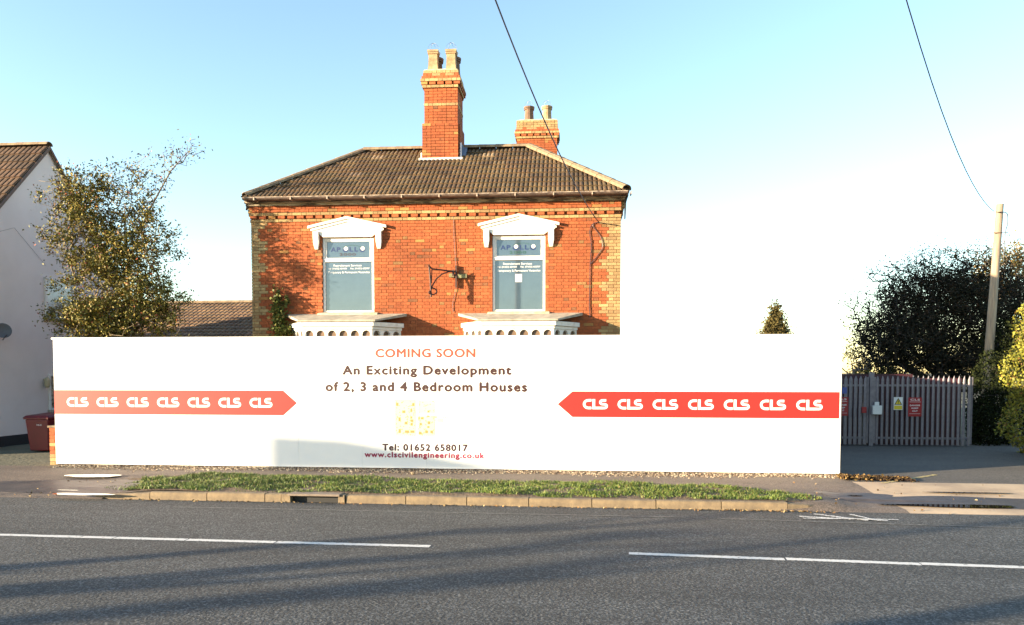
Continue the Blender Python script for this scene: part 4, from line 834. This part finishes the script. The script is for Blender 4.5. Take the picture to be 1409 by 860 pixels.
# ------------------------------------------------------------------ left: rendered house, bin, pier, roof behind
GX = -14.5; lh = thing('rendered_house', (-20, 19.4, .1), 'pale rendered house at the left edge with brown tiled gable roof', 'house')
gy, gzp, ey, ez = 19.386, 7.987, 15.3, 3.623; by2 = 22.2; bz = gzp - (by2 - gy) * 1.068
part('wall', MB().add([(GX, ey, .1), (GX, by2, .1), (GX, by2, bz), (GX, gy, gzp), (GX, ey, ez), (-18.1, ey, .1), (-18.1, by2, .1), (-18.1, by2, bz), (-18.1, gy, gzp), (-18.1, ey, ez)], [(0, 1, 2, 3, 4), (5, 9, 8, 7, 6), (0, 4, 9, 5), (1, 6, 7, 2)]), M_render, lh)
part('plinth', MB().box(GX + .001, GX + .03, ey, by2, .1, .36), M_plinth, lh)
rr_ = part('roof', MB().add([(GX + .06, ey - .2, ez - .2), (GX + .06, gy, gzp + .01), (GX + .06, by2 + .2, bz - .2), (-18.1, ey - .2, ez - .2), (-18.1, gy, gzp + .01), (-18.1, by2 + .2, bz - .2), (GX + .06, ey - .2, ez - .32), (GX + .06, gy, gzp - .11), (GX + .06, by2 + .2, bz - .32), (-18.1, ey - .2, ez - .32), (-18.1, gy, gzp - .11), (-18.1, by2 + .2, bz - .32)],
    [(0, 1, 4, 3), (1, 2, 5, 4), (0, 6, 7, 1), (1, 7, 8, 2), (0, 3, 9, 6), (2, 8, 11, 5)]), M_ridge, lh)
TB = [(.10, .055, .033), (.08, .046, .028), (.12, .068, .04), (.095, .057, .035)]
v_ = Vector((0, gy - ey + .2, gzp - ez + .2)); nrow = 17
slope((GX + .06 - 12 * .3, ey - .2, ez - .18), (1, 0, 0), v_, 12, nrow, .3, v_.length / nrow, 2, [(0, 0), (3.6, 0), (3.6, v_.length), (0, v_.length)], rr_, limit=204, pal=TB, h=.02)
v2_ = Vector((0, -(by2 - gy + .2), gzp - bz + .2)); slope((GX + .06, by2 + .2, bz - .18), (-1, 0, 0), v2_, 12, 12, .3, v2_.length / 12, 2, [(0, 0), (3.6, 0), (3.6, v2_.length), (0, v2_.length)], rr_, pal=TB, h=.02)
caps((GX + .06 - 3.6, gy, gzp + .04), (GX + .08, gy, gzp + .04), .45, .13, rr_)
part('bargeboard', MB().add([(GX + .065, ey - .2, ez - .28), (GX + .065, gy, gzp - .07), (GX + .065, by2 + .2, bz - .28), (GX + .065, by2 + .2, bz - .19), (GX + .065, gy, gzp + .02), (GX + .065, ey - .2, ez - .19)] + [(GX + .09, ey - .2, ez - .28), (GX + .09, gy, gzp - .07), (GX + .09, by2 + .2, bz - .28), (GX + .09, by2 + .2, bz - .19), (GX + .09, gy, gzp + .02), (GX + .09, ey - .2, ez - .19)], [(6, 7, 10, 11), (7, 8, 9, 10), (0, 5, 4, 1), (1, 4, 3, 2), (5, 11, 10, 4), (4, 10, 9, 3), (0, 1, 7, 6), (1, 2, 8, 7), (0, 6, 11, 5), (2, 3, 9, 8)]), mat('brown_board', (.14, .09, .07), None, 4, .8), lh)
def side_window(y0, y1, z0, z1, glass):
    fr = part('window', MB().box(GX + .002, GX + .05, y0, y0 + .05, z0, z1).box(GX + .002, GX + .05, y1 - .05, y1, z0, z1).box(GX + .002, GX + .05, y0 + .05, y1 - .05, z1 - .05, z1).box(GX + .002, GX + .05, y0 + .05, y1 - .05, z0, z0 + .05), M_frame, lh)
    part('pane', MB().box(GX + .004, GX + .02, y0 + .051, y1 - .051, z0 + .051, z1 - .051), glass, fr); part('sill', MB().box(GX + .002, GX + .1, y0 - .05, y1 + .05, z0 - .06, z0 - .002), M_canopy, fr)
side_window(19.126, 20.255, 3.417, 4.489, mat('curtained_glass', (.5, .58, .60), (.35, .42, .45), 3, .1))
side_window(19.183, 19.499, 0.934, 1.894, M_dark_wood)
part('wall_lamp', MB().lathe((GX + .10, 19.02, 1.54), [(.04, 0), (.07, .05), (.08, .2), (.05, .26), (.02, .28)], 10).box(GX, GX + .1, 19.0, 19.04, 1.74, 1.78), mat('lamp_cream', (.5, .42, .26), None, 3, .5), lh)
cable('wall_cable', [(GX + .01, 17.3, 5.3), (GX + .012, 18.1, 5.6), (GX + .012, 19.2, 4.8)], .003, 'thin cable pinned across the rendered gable on the left')
dt = thing('satellite_dish', (GX, 17.40, 2.7), 'grey satellite dish on the rendered wall at the left edge', 'satellite dish')
V = []; 
for i in range(7):
    r = .19 * i / 6
    for j in range(20): a = 2 * math.pi * j / 20; V.append((r * math.cos(a), r * math.sin(a), .07 * (i / 6) ** 2))
Rm = Vector((1, -.85, .35)).to_track_quat('Z', 'Y').to_matrix(); V = [Rm @ Vector(v) + Vector((GX + .2, 17.38, 2.95)) for v in V]
o = link_mesh('dish', V, [(i * 20 + j, i * 20 + (j + 1) % 20, (i + 1) * 20 + (j + 1) % 20, (i + 1) * 20 + j) for i in range(6) for j in range(20)], M_dish, dt, smooth=True); sdm = o.modifiers.new('solid', 'SOLIDIFY'); sdm.thickness = .006
part('arm', MB().tube([(GX, 17.40, 2.82), (GX + .2, 17.40, 2.9)], .02, 6).tube([(GX + .2, 17.38, 2.74), (GX + .5, 17.15, 2.85)], .01, 6), M_iron, dt)

bx0, by0 = -12.68, 16.7; wb = thing('wheelie_bin', (bx0, by0, .1), 'dark red wheelie bin standing left of the hoarding', 'bin')
def taper(x0, x1, y0, y1, z0, z1, k): 
    cx, cy = (x0 + x1) / 2, (y0 + y1) / 2; return MB().add([(cx + (x - cx) * k, cy + (y - cy) * k, z0) for x, y in ((x0, y0), (x1, y0), (x1, y1), (x0, y1))] + [(x, y, z1) for x, y in ((x0, y0), (x1, y0), (x1, y1), (x0, y1))], [(0, 3, 2, 1), (4, 5, 6, 7), (0, 1, 5, 4), (1, 2, 6, 5), (2, 3, 7, 6), (3, 0, 4, 7)])
part('body', taper(bx0 - .29, bx0 + .29, by0 - .34, by0 + .34, .13, .86, .80), M_bin, wb, bevel=.025)
part('rim', MB().box(bx0 - .31, bx0 + .31, by0 - .37, by0 + .36, .862, .90), M_bin, wb, bevel=.01)
part('lid', MB().add([(bx0 - .325, by0 - .39, .902), (bx0 + .325, by0 - .39, .902), (bx0 + .325, by0 + .38, .902), (bx0 - .325, by0 + .38, .902), (bx0 - .28, by0 - .33, .95), (bx0 + .28, by0 - .33, .95), (bx0 + .28, by0 + .36, .985), (bx0 - .28, by0 + .36, .985)], [(0, 3, 2, 1), (4, 5, 6, 7), (0, 1, 5, 4), (1, 2, 6, 5), (2, 3, 7, 6), (3, 0, 4, 7)]), M_bin, wb, bevel=.015)
part('handle', MB().tube([(bx0 - .22, by0 + .40, .92), (bx0 + .22, by0 + .40, .92)], .016, 8), M_bin, wb)
for s in (-1, 1): part('wheel', MB().tube([(bx0 + s * .24, by0 + .25, .2), (bx0 + s * .30, by0 + .25, .2)], .10, 14), M_tyre, wb)
write('lettering', 'NLC', bx0 + .0, bx0 + .12, .72, .03, by0 - .335, M_white_print, wb)

pt_ = thing('brick_pier', (-10.72, 14.22, .1), 'stub of weathered brick wall by the left end of the hoarding', 'brick pier')
pc = part('core', MB().box(-10.66, -10.47, 14.13, 14.43, .1, .86), M_mortar, pt_); z = .1
for k in range(10):
    for (s, e, h) in course(-10.675, -10.455, k, shift=0 if k % 2 else .12): brick_obj('brick', (s, e, 14.12 - random.uniform(0, .004), 14.22, z + .005, z + .07, random.choice(RED + BUFF[:1]) if k > 2 else random.choice(BUFF)), pc)
    for (s, e, h) in course(14.225, 14.44, k + 1): brick_obj('brick', (-10.68, -10.58, s, e, z + .005, z + .07, rcol() if k > 2 else bcol()), pc)
    z += .075
part('coping', MB().box(-10.695, -10.44, 14.09, 14.46, z + .002, z + .04), M_kerb, pt_)
nb = thing('garden_wall', (-8, 14.3, .1), 'low brick garden wall hidden behind the hoarding', 'wall')
part('wall_body', MB().box(-10.44, -2, 14.25, 14.42, .1, .7), M_mortar, nb)

# low tiled roof behind the tree
ob = thing('outbuilding', (-13.5, 27, .1), 'low outbuilding with long ribbed brown tile roof behind the leafy tree', 'outbuilding')
ox0, ox1, oy0, oz0, oy1, oz1 = -21.0, -7.8, 22.9, 2.75, 27.0, 4.47
part('wall', MB().box(ox0 + .2, ox1 - .2, oy0 + .3, 31, .1, 2.7), M_render, ob)
orf = part('roof', MB().add([(ox0, oy0, oz0), (ox1, oy0, oz0), (ox1, oy1, oz1), (ox0, oy1, oz1), (ox1, 31.2, oz0), (ox0, 31.2, oz0)], [(0, 1, 2, 3), (3, 2, 4, 5), (0, 3, 5), (1, 4, 2), (0, 5, 4, 1)]), M_tile_base, ob)
vv = Vector((0, oy1 - oy0, oz1 - oz0)); TO = [(.22, .14, .09), (.19, .12, .075), (.25, .165, .10), (.21, .14, .09)]
slope((ox0, oy0, oz0 + .01), (1, 0, 0), vv, 40, 14, .33, vv.length / 14, 2, [(0, 0), (ox1 - ox0, 0), (ox1 - ox0, vv.length), (0, vv.length)], orf, limit=0, pal=TO, h=.035)
caps((ox0, oy1, oz1 + .03), (ox1, oy1, oz1 + .03), .45, .12, orf)

# ------------------------------------------------------------------ vegetation
def tree(name, base, stems, ells, ntgt, r0, rmin, bark, label, cat, leafn, lsize, cols, sig=.16, weights=None, group=None, seed=1, lm=None, step=.22, jit=.05, power=.5, asp=.5, skip=0., flat=0.):
    rng = np.random.default_rng(seed); t = thing(name, base, label, cat, group)
    wts = np.array([e[2] for e in ells], float); wts /= wts.sum(); T = np.concatenate([ell(e[0], e[1], max(1, int(ntgt * w_)), rng) for e, w_ in zip(ells, wts)])
    N, Pn, ld = colonise(base, stems, T, rng, step, jit); limbs('trunk', N, Pn, ld, r0, rmin, bark, t, power)
    if leafn:
        if len(ells[0]) > 3: # leaf weights of their own
            lw = np.array([e[3] for e in ells], float)
        else: lw = wts.copy()
        idx = np.concatenate([np.full(max(1, int(ntgt * w_)), i) for i, w_ in enumerate(wts)]); pw_ = (lw / wts)[idx] * (rng.uniform(size=len(T)) > skip); pw_ /= pw_.sum()
        C = T[rng.choice(len(T), leafn, p=pw_)] + rng.normal(size=(leafn, 3)) * sig * rng.uniform(.4, 1.3, (leafn, 1)); C = C[C[:, 2] > .15]
        V, Tt = leaves(C, lsize, cols, weights, flat, rng, asp); quads_mesh('crown', V, Tt, lm or M_leaf, t)
    return t
def at(px, py, Yv): p = onY(px, py, Yv); return (p.x, p.y, p.z)
bl = at(150, 500, 17.00); base = (bl[0], 17.0, .1)
HC = [(.19, .16, .028), (.11, .108, .02), (.25, .19, .036), (.06, .065, .018), (.22, .12, .034), (.24, .06, .024)]
E = [(at(150, 415, 17.00), (1.45, 0.72, 1.0), 3.0, 3.4), (at(130, 330, 17.00), (1.30, 0.69, .95), 2.6, 2.6), (at(185, 350, 17.08), (1.15, 0.60, 1.25), 2.6, 2.0), (at(100, 265, 16.92), (.95, 0.48, .55), 1.3, 1.0), (at(165, 265, 17.08), (1.1, 0.48, .75), 1.8, .42), (at(205, 240, 17.00), (.6, 0.30, .6), .6, .10), (at(245, 215, 17.00), (.42, 0.18, .28), .5, .03), (at(265, 203, 17.00), (.28, 0.12, .2), .3, .012), (at(205, 415, 17.16), (.95, 0.54, .8), 1.2, .9), (at(120, 440, 16.76), (1.0, 0.54, .45), 1.2, 1.6), (at(185, 450, 16.92), (1.3, 0.54, .6), 1., .8)]
st = [[at(150, 470, 17.00), at(147, 400, 17.00), at(140, 340, 16.92), at(125, 290, 16.92)], [at(158, 470, 17.08), at(160, 410, 17.08), at(180, 350, 17.08), at(205, 290, 17.08), at(235, 235, 17.00), at(262, 205, 17.00)], [at(143, 470, 16.92), at(130, 400, 16.84), at(105, 350, 16.84)], [at(165, 470, 17.00), at(172, 420, 17.16), at(178, 370, 17.24), at(170, 300, 17.16)]]
tree('holly_tree', base, st, E, 1300, .07, .0055, M_bark, 'leafy golden green tree between the rendered house and the brick house', 'tree', 48000, .066, HC, .12, [.32, .26, .2, .13, .06, .03], seed=4, skip=.42, step=.2, jit=.045, power=.48)

# ivy on the left of the brick front
ty = hr(-7.6); n = 1500; rng = np.random.default_rng(8)
iv = thing('ivy', (-7.6, ty - .1, 2.5), 'small climbing ivy shrub against the left bay of the brick house', 'climbing plant')
stem = smooth_path(wallpts([(385, 470), (384, 445), (386, 425), (384, 405)], .06)); part('stem', MB().tube(stem, .014, 5), M_bark, iv)
C = []
for (x, y, sx, sy, m_) in ((384, 412, 4, 12, 240), (386, 437, 7, 12, 480), (392, 455, 12, 6, 520), (380, 425, 4, 14, 160), (397, 414, 3, 7, 60)):
    for _ in range(m_): p = onY(rng.normal(x, sx * .6), rng.normal(y, sy * .6), ty - .06); C.append((p.x, p.y - abs(rng.normal()) * .1, p.z))
V, T = leaves(np.array(C), .07, [(.10, .12, .02), (.06, .08, .015), (.16, .17, .035), (.22, .17, .05)], [.35, .3, .2, .15], asp=.8); quads_mesh('foliage', V, T, M_leaf, iv)

# right side trees
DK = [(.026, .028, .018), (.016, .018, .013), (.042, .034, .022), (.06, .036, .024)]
tb_ = at(1290, 560, 27.5)
E = [(at(1310, 450, 27.5), (2.5, 2.0, 1.75), 3, 7), (at(1275, 405, 27.3), (1.5, 1.3, .9), 1.6, 1.8), (at(1350, 395, 28), (1.6, 1.5, .9), 1.6, 1.6), (at(1240, 465, 27), (1.6, 1.3, 1.0), 2.6, 1.6), (at(1205, 430, 27), (1.2, .8, .9), 2.4, .22), (at(1395, 440, 28), (1.4, 1.5, 1.8), 1.5, 2), (at(1320, 495, 27), (2.5, 1.5, 1.1), 2, 3.4), (at(1205, 480, 27), (1.0, .8, .7), 1.8, .3), (at(1250, 375, 27.3), (1.5, .9, .45), 1.5, .15), (at(1320, 355, 27.6), (1.9, 1., .45), 1.0, .3)]
st = [[at(1292, 520, 27.5), at(1280, 450, 27.4), at(1250, 400, 27.3)], [at(1290, 520, 27.5), at(1255, 480, 27.2), at(1215, 430, 27)], [at(1295, 520, 27.5), at(1320, 450, 27.8), at(1340, 390, 28)], [at(1290, 530, 27.4), at(1240, 500, 27.1), at(1200, 470, 27)]]
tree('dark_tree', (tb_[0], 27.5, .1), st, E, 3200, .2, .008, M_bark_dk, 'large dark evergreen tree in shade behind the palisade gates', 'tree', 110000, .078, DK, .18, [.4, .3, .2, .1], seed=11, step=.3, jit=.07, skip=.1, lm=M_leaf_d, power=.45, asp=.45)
b2 = at(1425, 560, 31); E = [(at(1420, 400, 31), (2.2, 1.6, 2.0), 2), (at(1385, 375, 31), (1.2, 1, .9), 1), (at(1440, 350, 31), (1.3, 1, .8), 1)]
tree('autumn_tree', (b2[0], 31, .1), [[at(1425, 480, 31), at(1420, 420, 31)]], E, 700, .16, .01, M_twig, 'russet twiggy tree behind the telegraph pole at the right edge', 'tree', 9000, .10, [(.20, .13, .05), (.14, .12, .04), (.10, .10, .035)], .2, seed=13, lm=M_leaf_d)
b3 = at(1175, 560, 30); tree('bare_shrub', (b3[0], 30, .1), [[at(1175, 520, 30)]], [(at(1178, 480, 30), (1.0, .7, 1.0), 1), (at(1195, 465, 30), (.7, .5, .7), .5)], 380, .05, .007, M_twig, 'pale bare shrub rising beside the right end of the hoarding', 'shrub', 0, 0, [], seed=15, step=.25)
b4 = at(1066, 500, 40); E = []
for i in range(12): f = i / 8; E.append((at(1067, 424 + f * 60, 40), (.10 + .95 * f, .10 + .95 * f, .38), .15 + f))
tree('conifer', (b4[0], 40, .1), [[at(1067, 470, 40), at(1067, 428, 40)]], E, 800, .12, .008, M_bark, 'small pointed conifer showing above the white hoarding', 'tree', 20000, .13, [(.10, .085, .03), (.13, .10, .035), (.07, .06, .022)], .14, seed=17, lm=M_leaf_d)
b5 = at(1046, 500, 41); tree('bare_shrub', (b5[0], 41, .1), [[at(1046, 470, 41)]], [(at(1046, 462, 41), (.5, .4, .5), 1)], 90, .04, .01, M_twig, 'faint bare shrub left of the small pointed conifer', 'shrub', 0, 0, [], seed=19)
for i, (px, py, r, lb) in enumerate(((1190, 508, .8, 'low golden bush over the left palisade gate'), (1222, 507, .75, 'low golden bush over the gate post of the palisade'))):
    b = at(px, 560, 32.5); tree('bush', (b[0], 32.5, .1), [[at(px, 530, 32.5)]], [((b[0], 32.5, 1.45), (r, r, .75), 1), (at(px, 510, 32.5), (r * .6, r * .6, .35), .5)], 120, .05, .01, M_bark_dk, lb, 'bush', 2600, .09, [(.13, .13, .035), (.09, .09, .025)], .15, seed=21 + i, lm=M_leaf_d)
# near hedge and the ivy mass on the right
def leafmass(name, base, ells, n, size, cols, wts, label, cat, seed, twigs=90, lm=None):
    rng = np.random.default_rng(seed); t = thing(name, base, label, cat); C = []
    vol = np.array([e[1][0] * e[1][1] + e[1][1] * e[1][2] + e[1][0] * e[1][2] for e in ells]); vol /= vol.sum()
    for e, v in zip(ells, vol):
        m = int(n * v); d = rng.normal(size=(m, 3)); d /= np.linalg.norm(d, axis=1)[:, None]; ph = rng.uniform(0, 6, 4)
        bumpy = 1 + .09 * np.sin(d[:, 0] * 5 + ph[0]) * np.sin(d[:, 2] * 6 + ph[1]) + .06 * np.sin(d[:, 1] * 11 + ph[2]) * np.sin(d[:, 2] * 12 + ph[3])
        C.append(np.array(e[0]) + d * (rng.uniform(.55, 1, m) ** .5 * bumpy)[:, None] * np.array(e[1]))
    C = np.concatenate(C); C = C[C[:, 2] > .1]; V, T = leaves(C, size, cols, wts, 0, rng, .75); quads_mesh('foliage', V, T, lm or M_leaf, t)
    Tg = np.concatenate([ell(e[0], np.array(e[1]) * .85, max(2, int(twigs * v)), rng) for e, v in zip(ells, vol)]); N, Pn, ld = colonise(base, [], np.maximum(Tg, [-1e9, -1e9, .3]), rng, .3, .05) if False else colonise(base, [[(base[0], base[1], .6)]], np.maximum(Tg, [-1e9, -1e9, .3]), rng, .3, .05)
    limbs('stems', N, Pn, ld, .05, .006, M_bark_dk, t); return t
IV = [(.21, .205, .026), (.14, .15, .02), (.27, .25, .036), (.06, .07, .014), (.20, .12, .035)]
leafmass('hedge', (10.3, 17.6, .1), [((10.12, 17.9, .9), (.92, 1.2, .95), 1), ((10.12, 17.9, 2.0), (.93, 1.2, 1.0), 1), ((10.3, 18.0, 3.0), (.80, 1.1, .85), 1), ((10.4, 16.4, 1.2), (.9, 1.3, 1.2), 1), ((10.4, 16.4, 2.6), (.85, 1.2, 1.2), 1)], 30000, .06, IV, [.34, .26, .2, .12, .08], 'sunlit ivy covered hedge at the right edge of the driveway', 'hedge', 31)
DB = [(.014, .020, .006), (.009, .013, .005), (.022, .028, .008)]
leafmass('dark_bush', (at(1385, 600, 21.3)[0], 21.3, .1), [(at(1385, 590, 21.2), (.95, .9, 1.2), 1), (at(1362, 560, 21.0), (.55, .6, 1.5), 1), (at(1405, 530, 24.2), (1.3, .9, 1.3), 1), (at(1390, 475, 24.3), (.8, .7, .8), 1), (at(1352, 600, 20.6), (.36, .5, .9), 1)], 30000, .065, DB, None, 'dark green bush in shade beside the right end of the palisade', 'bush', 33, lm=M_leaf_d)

# ------------------------------------------------------------------ palisade gates
def palisade(name, a, b, npale, pw_, label, z0=.13, z1=1.86, group='palisade gates'):
    a, b = Vector((*a, 0)), Vector((*b, 0)); d = (b - a).normalized(); nn = Vector((d.y, -d.x, 0)); t = thing(name, ((a + b) / 2 + Vector((0, 0, .1))), label, 'gate', group); L = (b - a).length
    for i in range(npale):
        c = a + d * (L * (i + .5) / npale); h = pw_ / 2; mb = MB(); pr_ = [(-h, .0), (-h * .45, .012), (0, .016), (h * .45, .012), (h, .0)]; vs = []
        for z, k in ((z0, 1), (z1 - .09, 1), (z1, .12)):
            vs += [c + d * u * k + nn * (v + .028) + _Z * z for u, v in pr_]
        fs = [(j + 5 * r, j + 1 + 5 * r, j + 6 + 5 * r, j + 5 + 5 * r) for r in range(2) for j in range(4)]
        k0 = len(vs); vs += [v - nn * .004 for v in vs]; fs += [(j + 5 * r + k0, j + 5 + 5 * r + k0, j + 6 + 5 * r + k0, j + 1 + 5 * r + k0) for r in range(2) for j in range(4)]
        lk = [(r * 5, r * 5 + 5) for r in range(2)]; fs += [(p, p + 5, p + 5 + k0, p + k0) for p in (0, 5)] + [(p + 5, p, p + k0, p + 5 + k0) for p in (4, 9)]
        link_mesh('pale', vs, fs, M_galv, t)
    for z in (z0 + .17, z1 - .24): part('rail', MB().obox((a + b) / 2 + _Z * z, d, nn, _Z, L / 2, .022, .024), M_galv, t)
    for e in (a, b): part('gate_stile', MB().obox(e + _Z * (z0 + z1) / 2 - nn * .01, d, nn, _Z, .028, .026, (z1 - z0) / 2 - .03), M_galv, t)
    return t
gl = [(onY(x, 590, 20.0).x) for x in (1155, 1192, 1199, 1334)]
pg2 = palisade('palisade_gate', (gl[2] + .06, 20.0), (gl[3], 19.95), 19, .066, 'right leaf of grey steel palisade gates carrying warning signs')
pg1 = palisade('palisade_gate', (5.0, 19.85), (gl[1] + .02, 20.02), 16, .088, 'left leaf of grey steel palisade gates with closely set pales')
ps = part('gate_post', MB().box(gl[1] + .06, gl[1] + .16, 19.97, 20.07, .1, 1.95), M_galv); props(ps, 'square steel post between the two palisade gate leaves', 'post')
mh = thing('sheet_fence', (8, 20.7, .1), 'maroon sheet metal fence standing close behind the palisade gates', 'fence')
for i in range(12): part('sheet', MB().box(4.6 + i * .4, 4.995 + i * .4, 20.4 + (.02 if i % 2 else 0), 20.42 + (.02 if i % 2 else 0), .1, 1.9 if i < 9 else 1.8), M_maroon, mh)
lb = onY(1206, 564, 19.9); part('lock_box', MB().box(lb.x - .11, lb.x + .11, 19.83, 19.93, lb.z - .11, lb.z + .11).box(lb.x - .05, lb.x + .05, 19.86, 19.92, lb.z + .113, lb.z + .20), M_signw, pg2, bevel=.006)
def panel(x0, y0, x1, y1, Yv): a, b = onY(x0, y1, Yv), onY(x1, y0, Yv); return a.x, b.x, a.z, b.z
YS = 19.925
x0, x1, z0, z1 = panel(1229.5, 546.5, 1242.3, 564, YS); ws = thing('warning_sign', ((x0 + x1) / 2, YS, z0), 'white warning sign with yellow triangle on the palisade gate', 'sign')
part('plate', MB().box(x0, x1, YS, YS + .004, z0, z1), M_signw, ws); part('caption_panel', MB().box(x0 + .012, x1 - .012, YS - .002, YS - .0005, z0 + .012, z0 + .11), M_signy, ws)
cx, h = (x0 + x1) / 2, (z1 - z0); part('triangle', MB().prismY([(cx - .095, z0 + .13), (cx + .095, z0 + .13), (cx, z1 - .02)], YS - .002, YS - .0005), M_black, ws); part('triangle', MB().prismY([(cx - .068, z0 + .145), (cx + .068, z0 + .145), (cx, z1 - .055)], YS - .004, YS - .0022), M_signy, ws)
part('exclamation_mark', MB().box(cx - .008, cx + .008, YS - .006, YS - .0045, z0 + .182, z0 + .235).box(cx - .008, cx + .008, YS - .006, YS - .0045, z0 + .158, z0 + .172), M_black, ws)
def danger(px0, py0, px1, py1, lbl):
    x0, x1, z0, z1 = panel(px0, py0, px1, py1, YS); s = thing('danger_sign', ((x0 + x1) / 2, YS, z0), lbl, 'sign', 'red danger signs'); H_ = z1 - z0; Wd = x1 - x0
    part('plate', MB().box(x0, x1, YS, YS + .004, z0, z1), M_signr, s)
    for txt, f, k, cp in (('CLS', .84, .7, .09), ('DANGER', .55, .76, .07), ('KEEP', .40, .5, .07), ('OUT', .25, .4, .07)): write('lettering', txt, (x0 + x1) / 2 - Wd * k / 2, (x0 + x1) / 2 + Wd * k / 2, z0 + H_ * f, H_ * cp, YS - .001, M_white_print, s)
    part('rule', MB().box(x0 + .03, x1 - .03, YS - .001, YS - .0004, z0 + H_ * .76, z0 + H_ * .775).box(x0 + .03, x1 - .03, YS - .001, YS - .0004, z0 + H_ * .14, z0 + H_ * .15), M_white_print, s)
danger(1249.5, 547, 1268.5, 573, 'red DANGER KEEP OUT sign right of the warning triangle on the gate')
danger(1149, 546.5, 1167.5, 572, 'red DANGER KEEP OUT sign half hidden by the end of the hoarding')
x0, x1, z0, z1 = panel(1157, 533, 1165.5, 541.5, YS); props(part('blue_sign', MB().box(x0, x1, YS, YS + .004, z0, z1), M_signb), 'small blue plate on the left gate leaf above the red sign', 'sign')
x0, x1, z0, z1 = panel(1186, 560, 1192, 568, YS); part('padlock_cover', MB().box(x0, x1, YS - .02, YS + .04, z0, z1), M_signr, pg1)

# ------------------------------------------------------------------ out of view to the left: trees that throw the long road shadows, one added shadow board
def bare(cx, cy, h, seed, lab):
    rng = np.random.default_rng(seed); u = Vector((math.cos(SUN_AZ), math.sin(SUN_AZ), 0))
    E = [((cx, cy, h * .72), (.55, .55, h * .27), 1)]
    return tree('bare_tree', (cx, cy, .1), [[(cx, cy, 2.2), (cx + .1, cy, h * .5), (cx, cy + .1, h * .8)]], E, 16, .17, .008, M_bark_dk, lab, 'tree', 0, 0, [], seed=seed, step=.4, jit=.08, group='bare street trees out of frame')
tan = math.tan(SUN_AZ)
for i, (px, py, sx, h) in enumerate(((60, 777, -20, 3.6), (60, 812, -19, 3.6), (60, 848, -26, 6.2), (1240, 856, -12, 4.4))):
    g0 = onZ(px, py, 0); bare(sx, g0.y + (sx - g0.x) * tan, h, 60 + i, 'slender bare street tree out of frame to the left that shades the road')
sg = thing('shadow_caster', (-29, 2.05, .1), 'raised board on two posts added out of frame to cast a shadow on the hoarding', 'sign')  # added unseen board, its outline cut to cast the slanting shadow on the hoarding
Ls = (14.0 - 2.1) / (math.sin(SUN_AZ) * math.cos(SUN_EL)); dx, dz = SD.x * Ls, -SD.z * Ls
part('caster_panel', MB().prismY([(-6.12 - dx, .08 + dz), (-6.12 - dx, .76 + dz), (-4.6 - dx, .70 + dz), (-1.3 - dx, .15 + dz), (-1.3 - dx, .08 + dz)], 2.1, 2.13), M_galv, sg)
for sx in (-5.8, -3.2): part('caster_post', MB().tube([(sx - dx, 2.17, .1), (sx - dx, 2.17, .4 + dz)], .04, 8), M_galv, sg)

house.rotation_euler = (0, 0, rad(1.5))
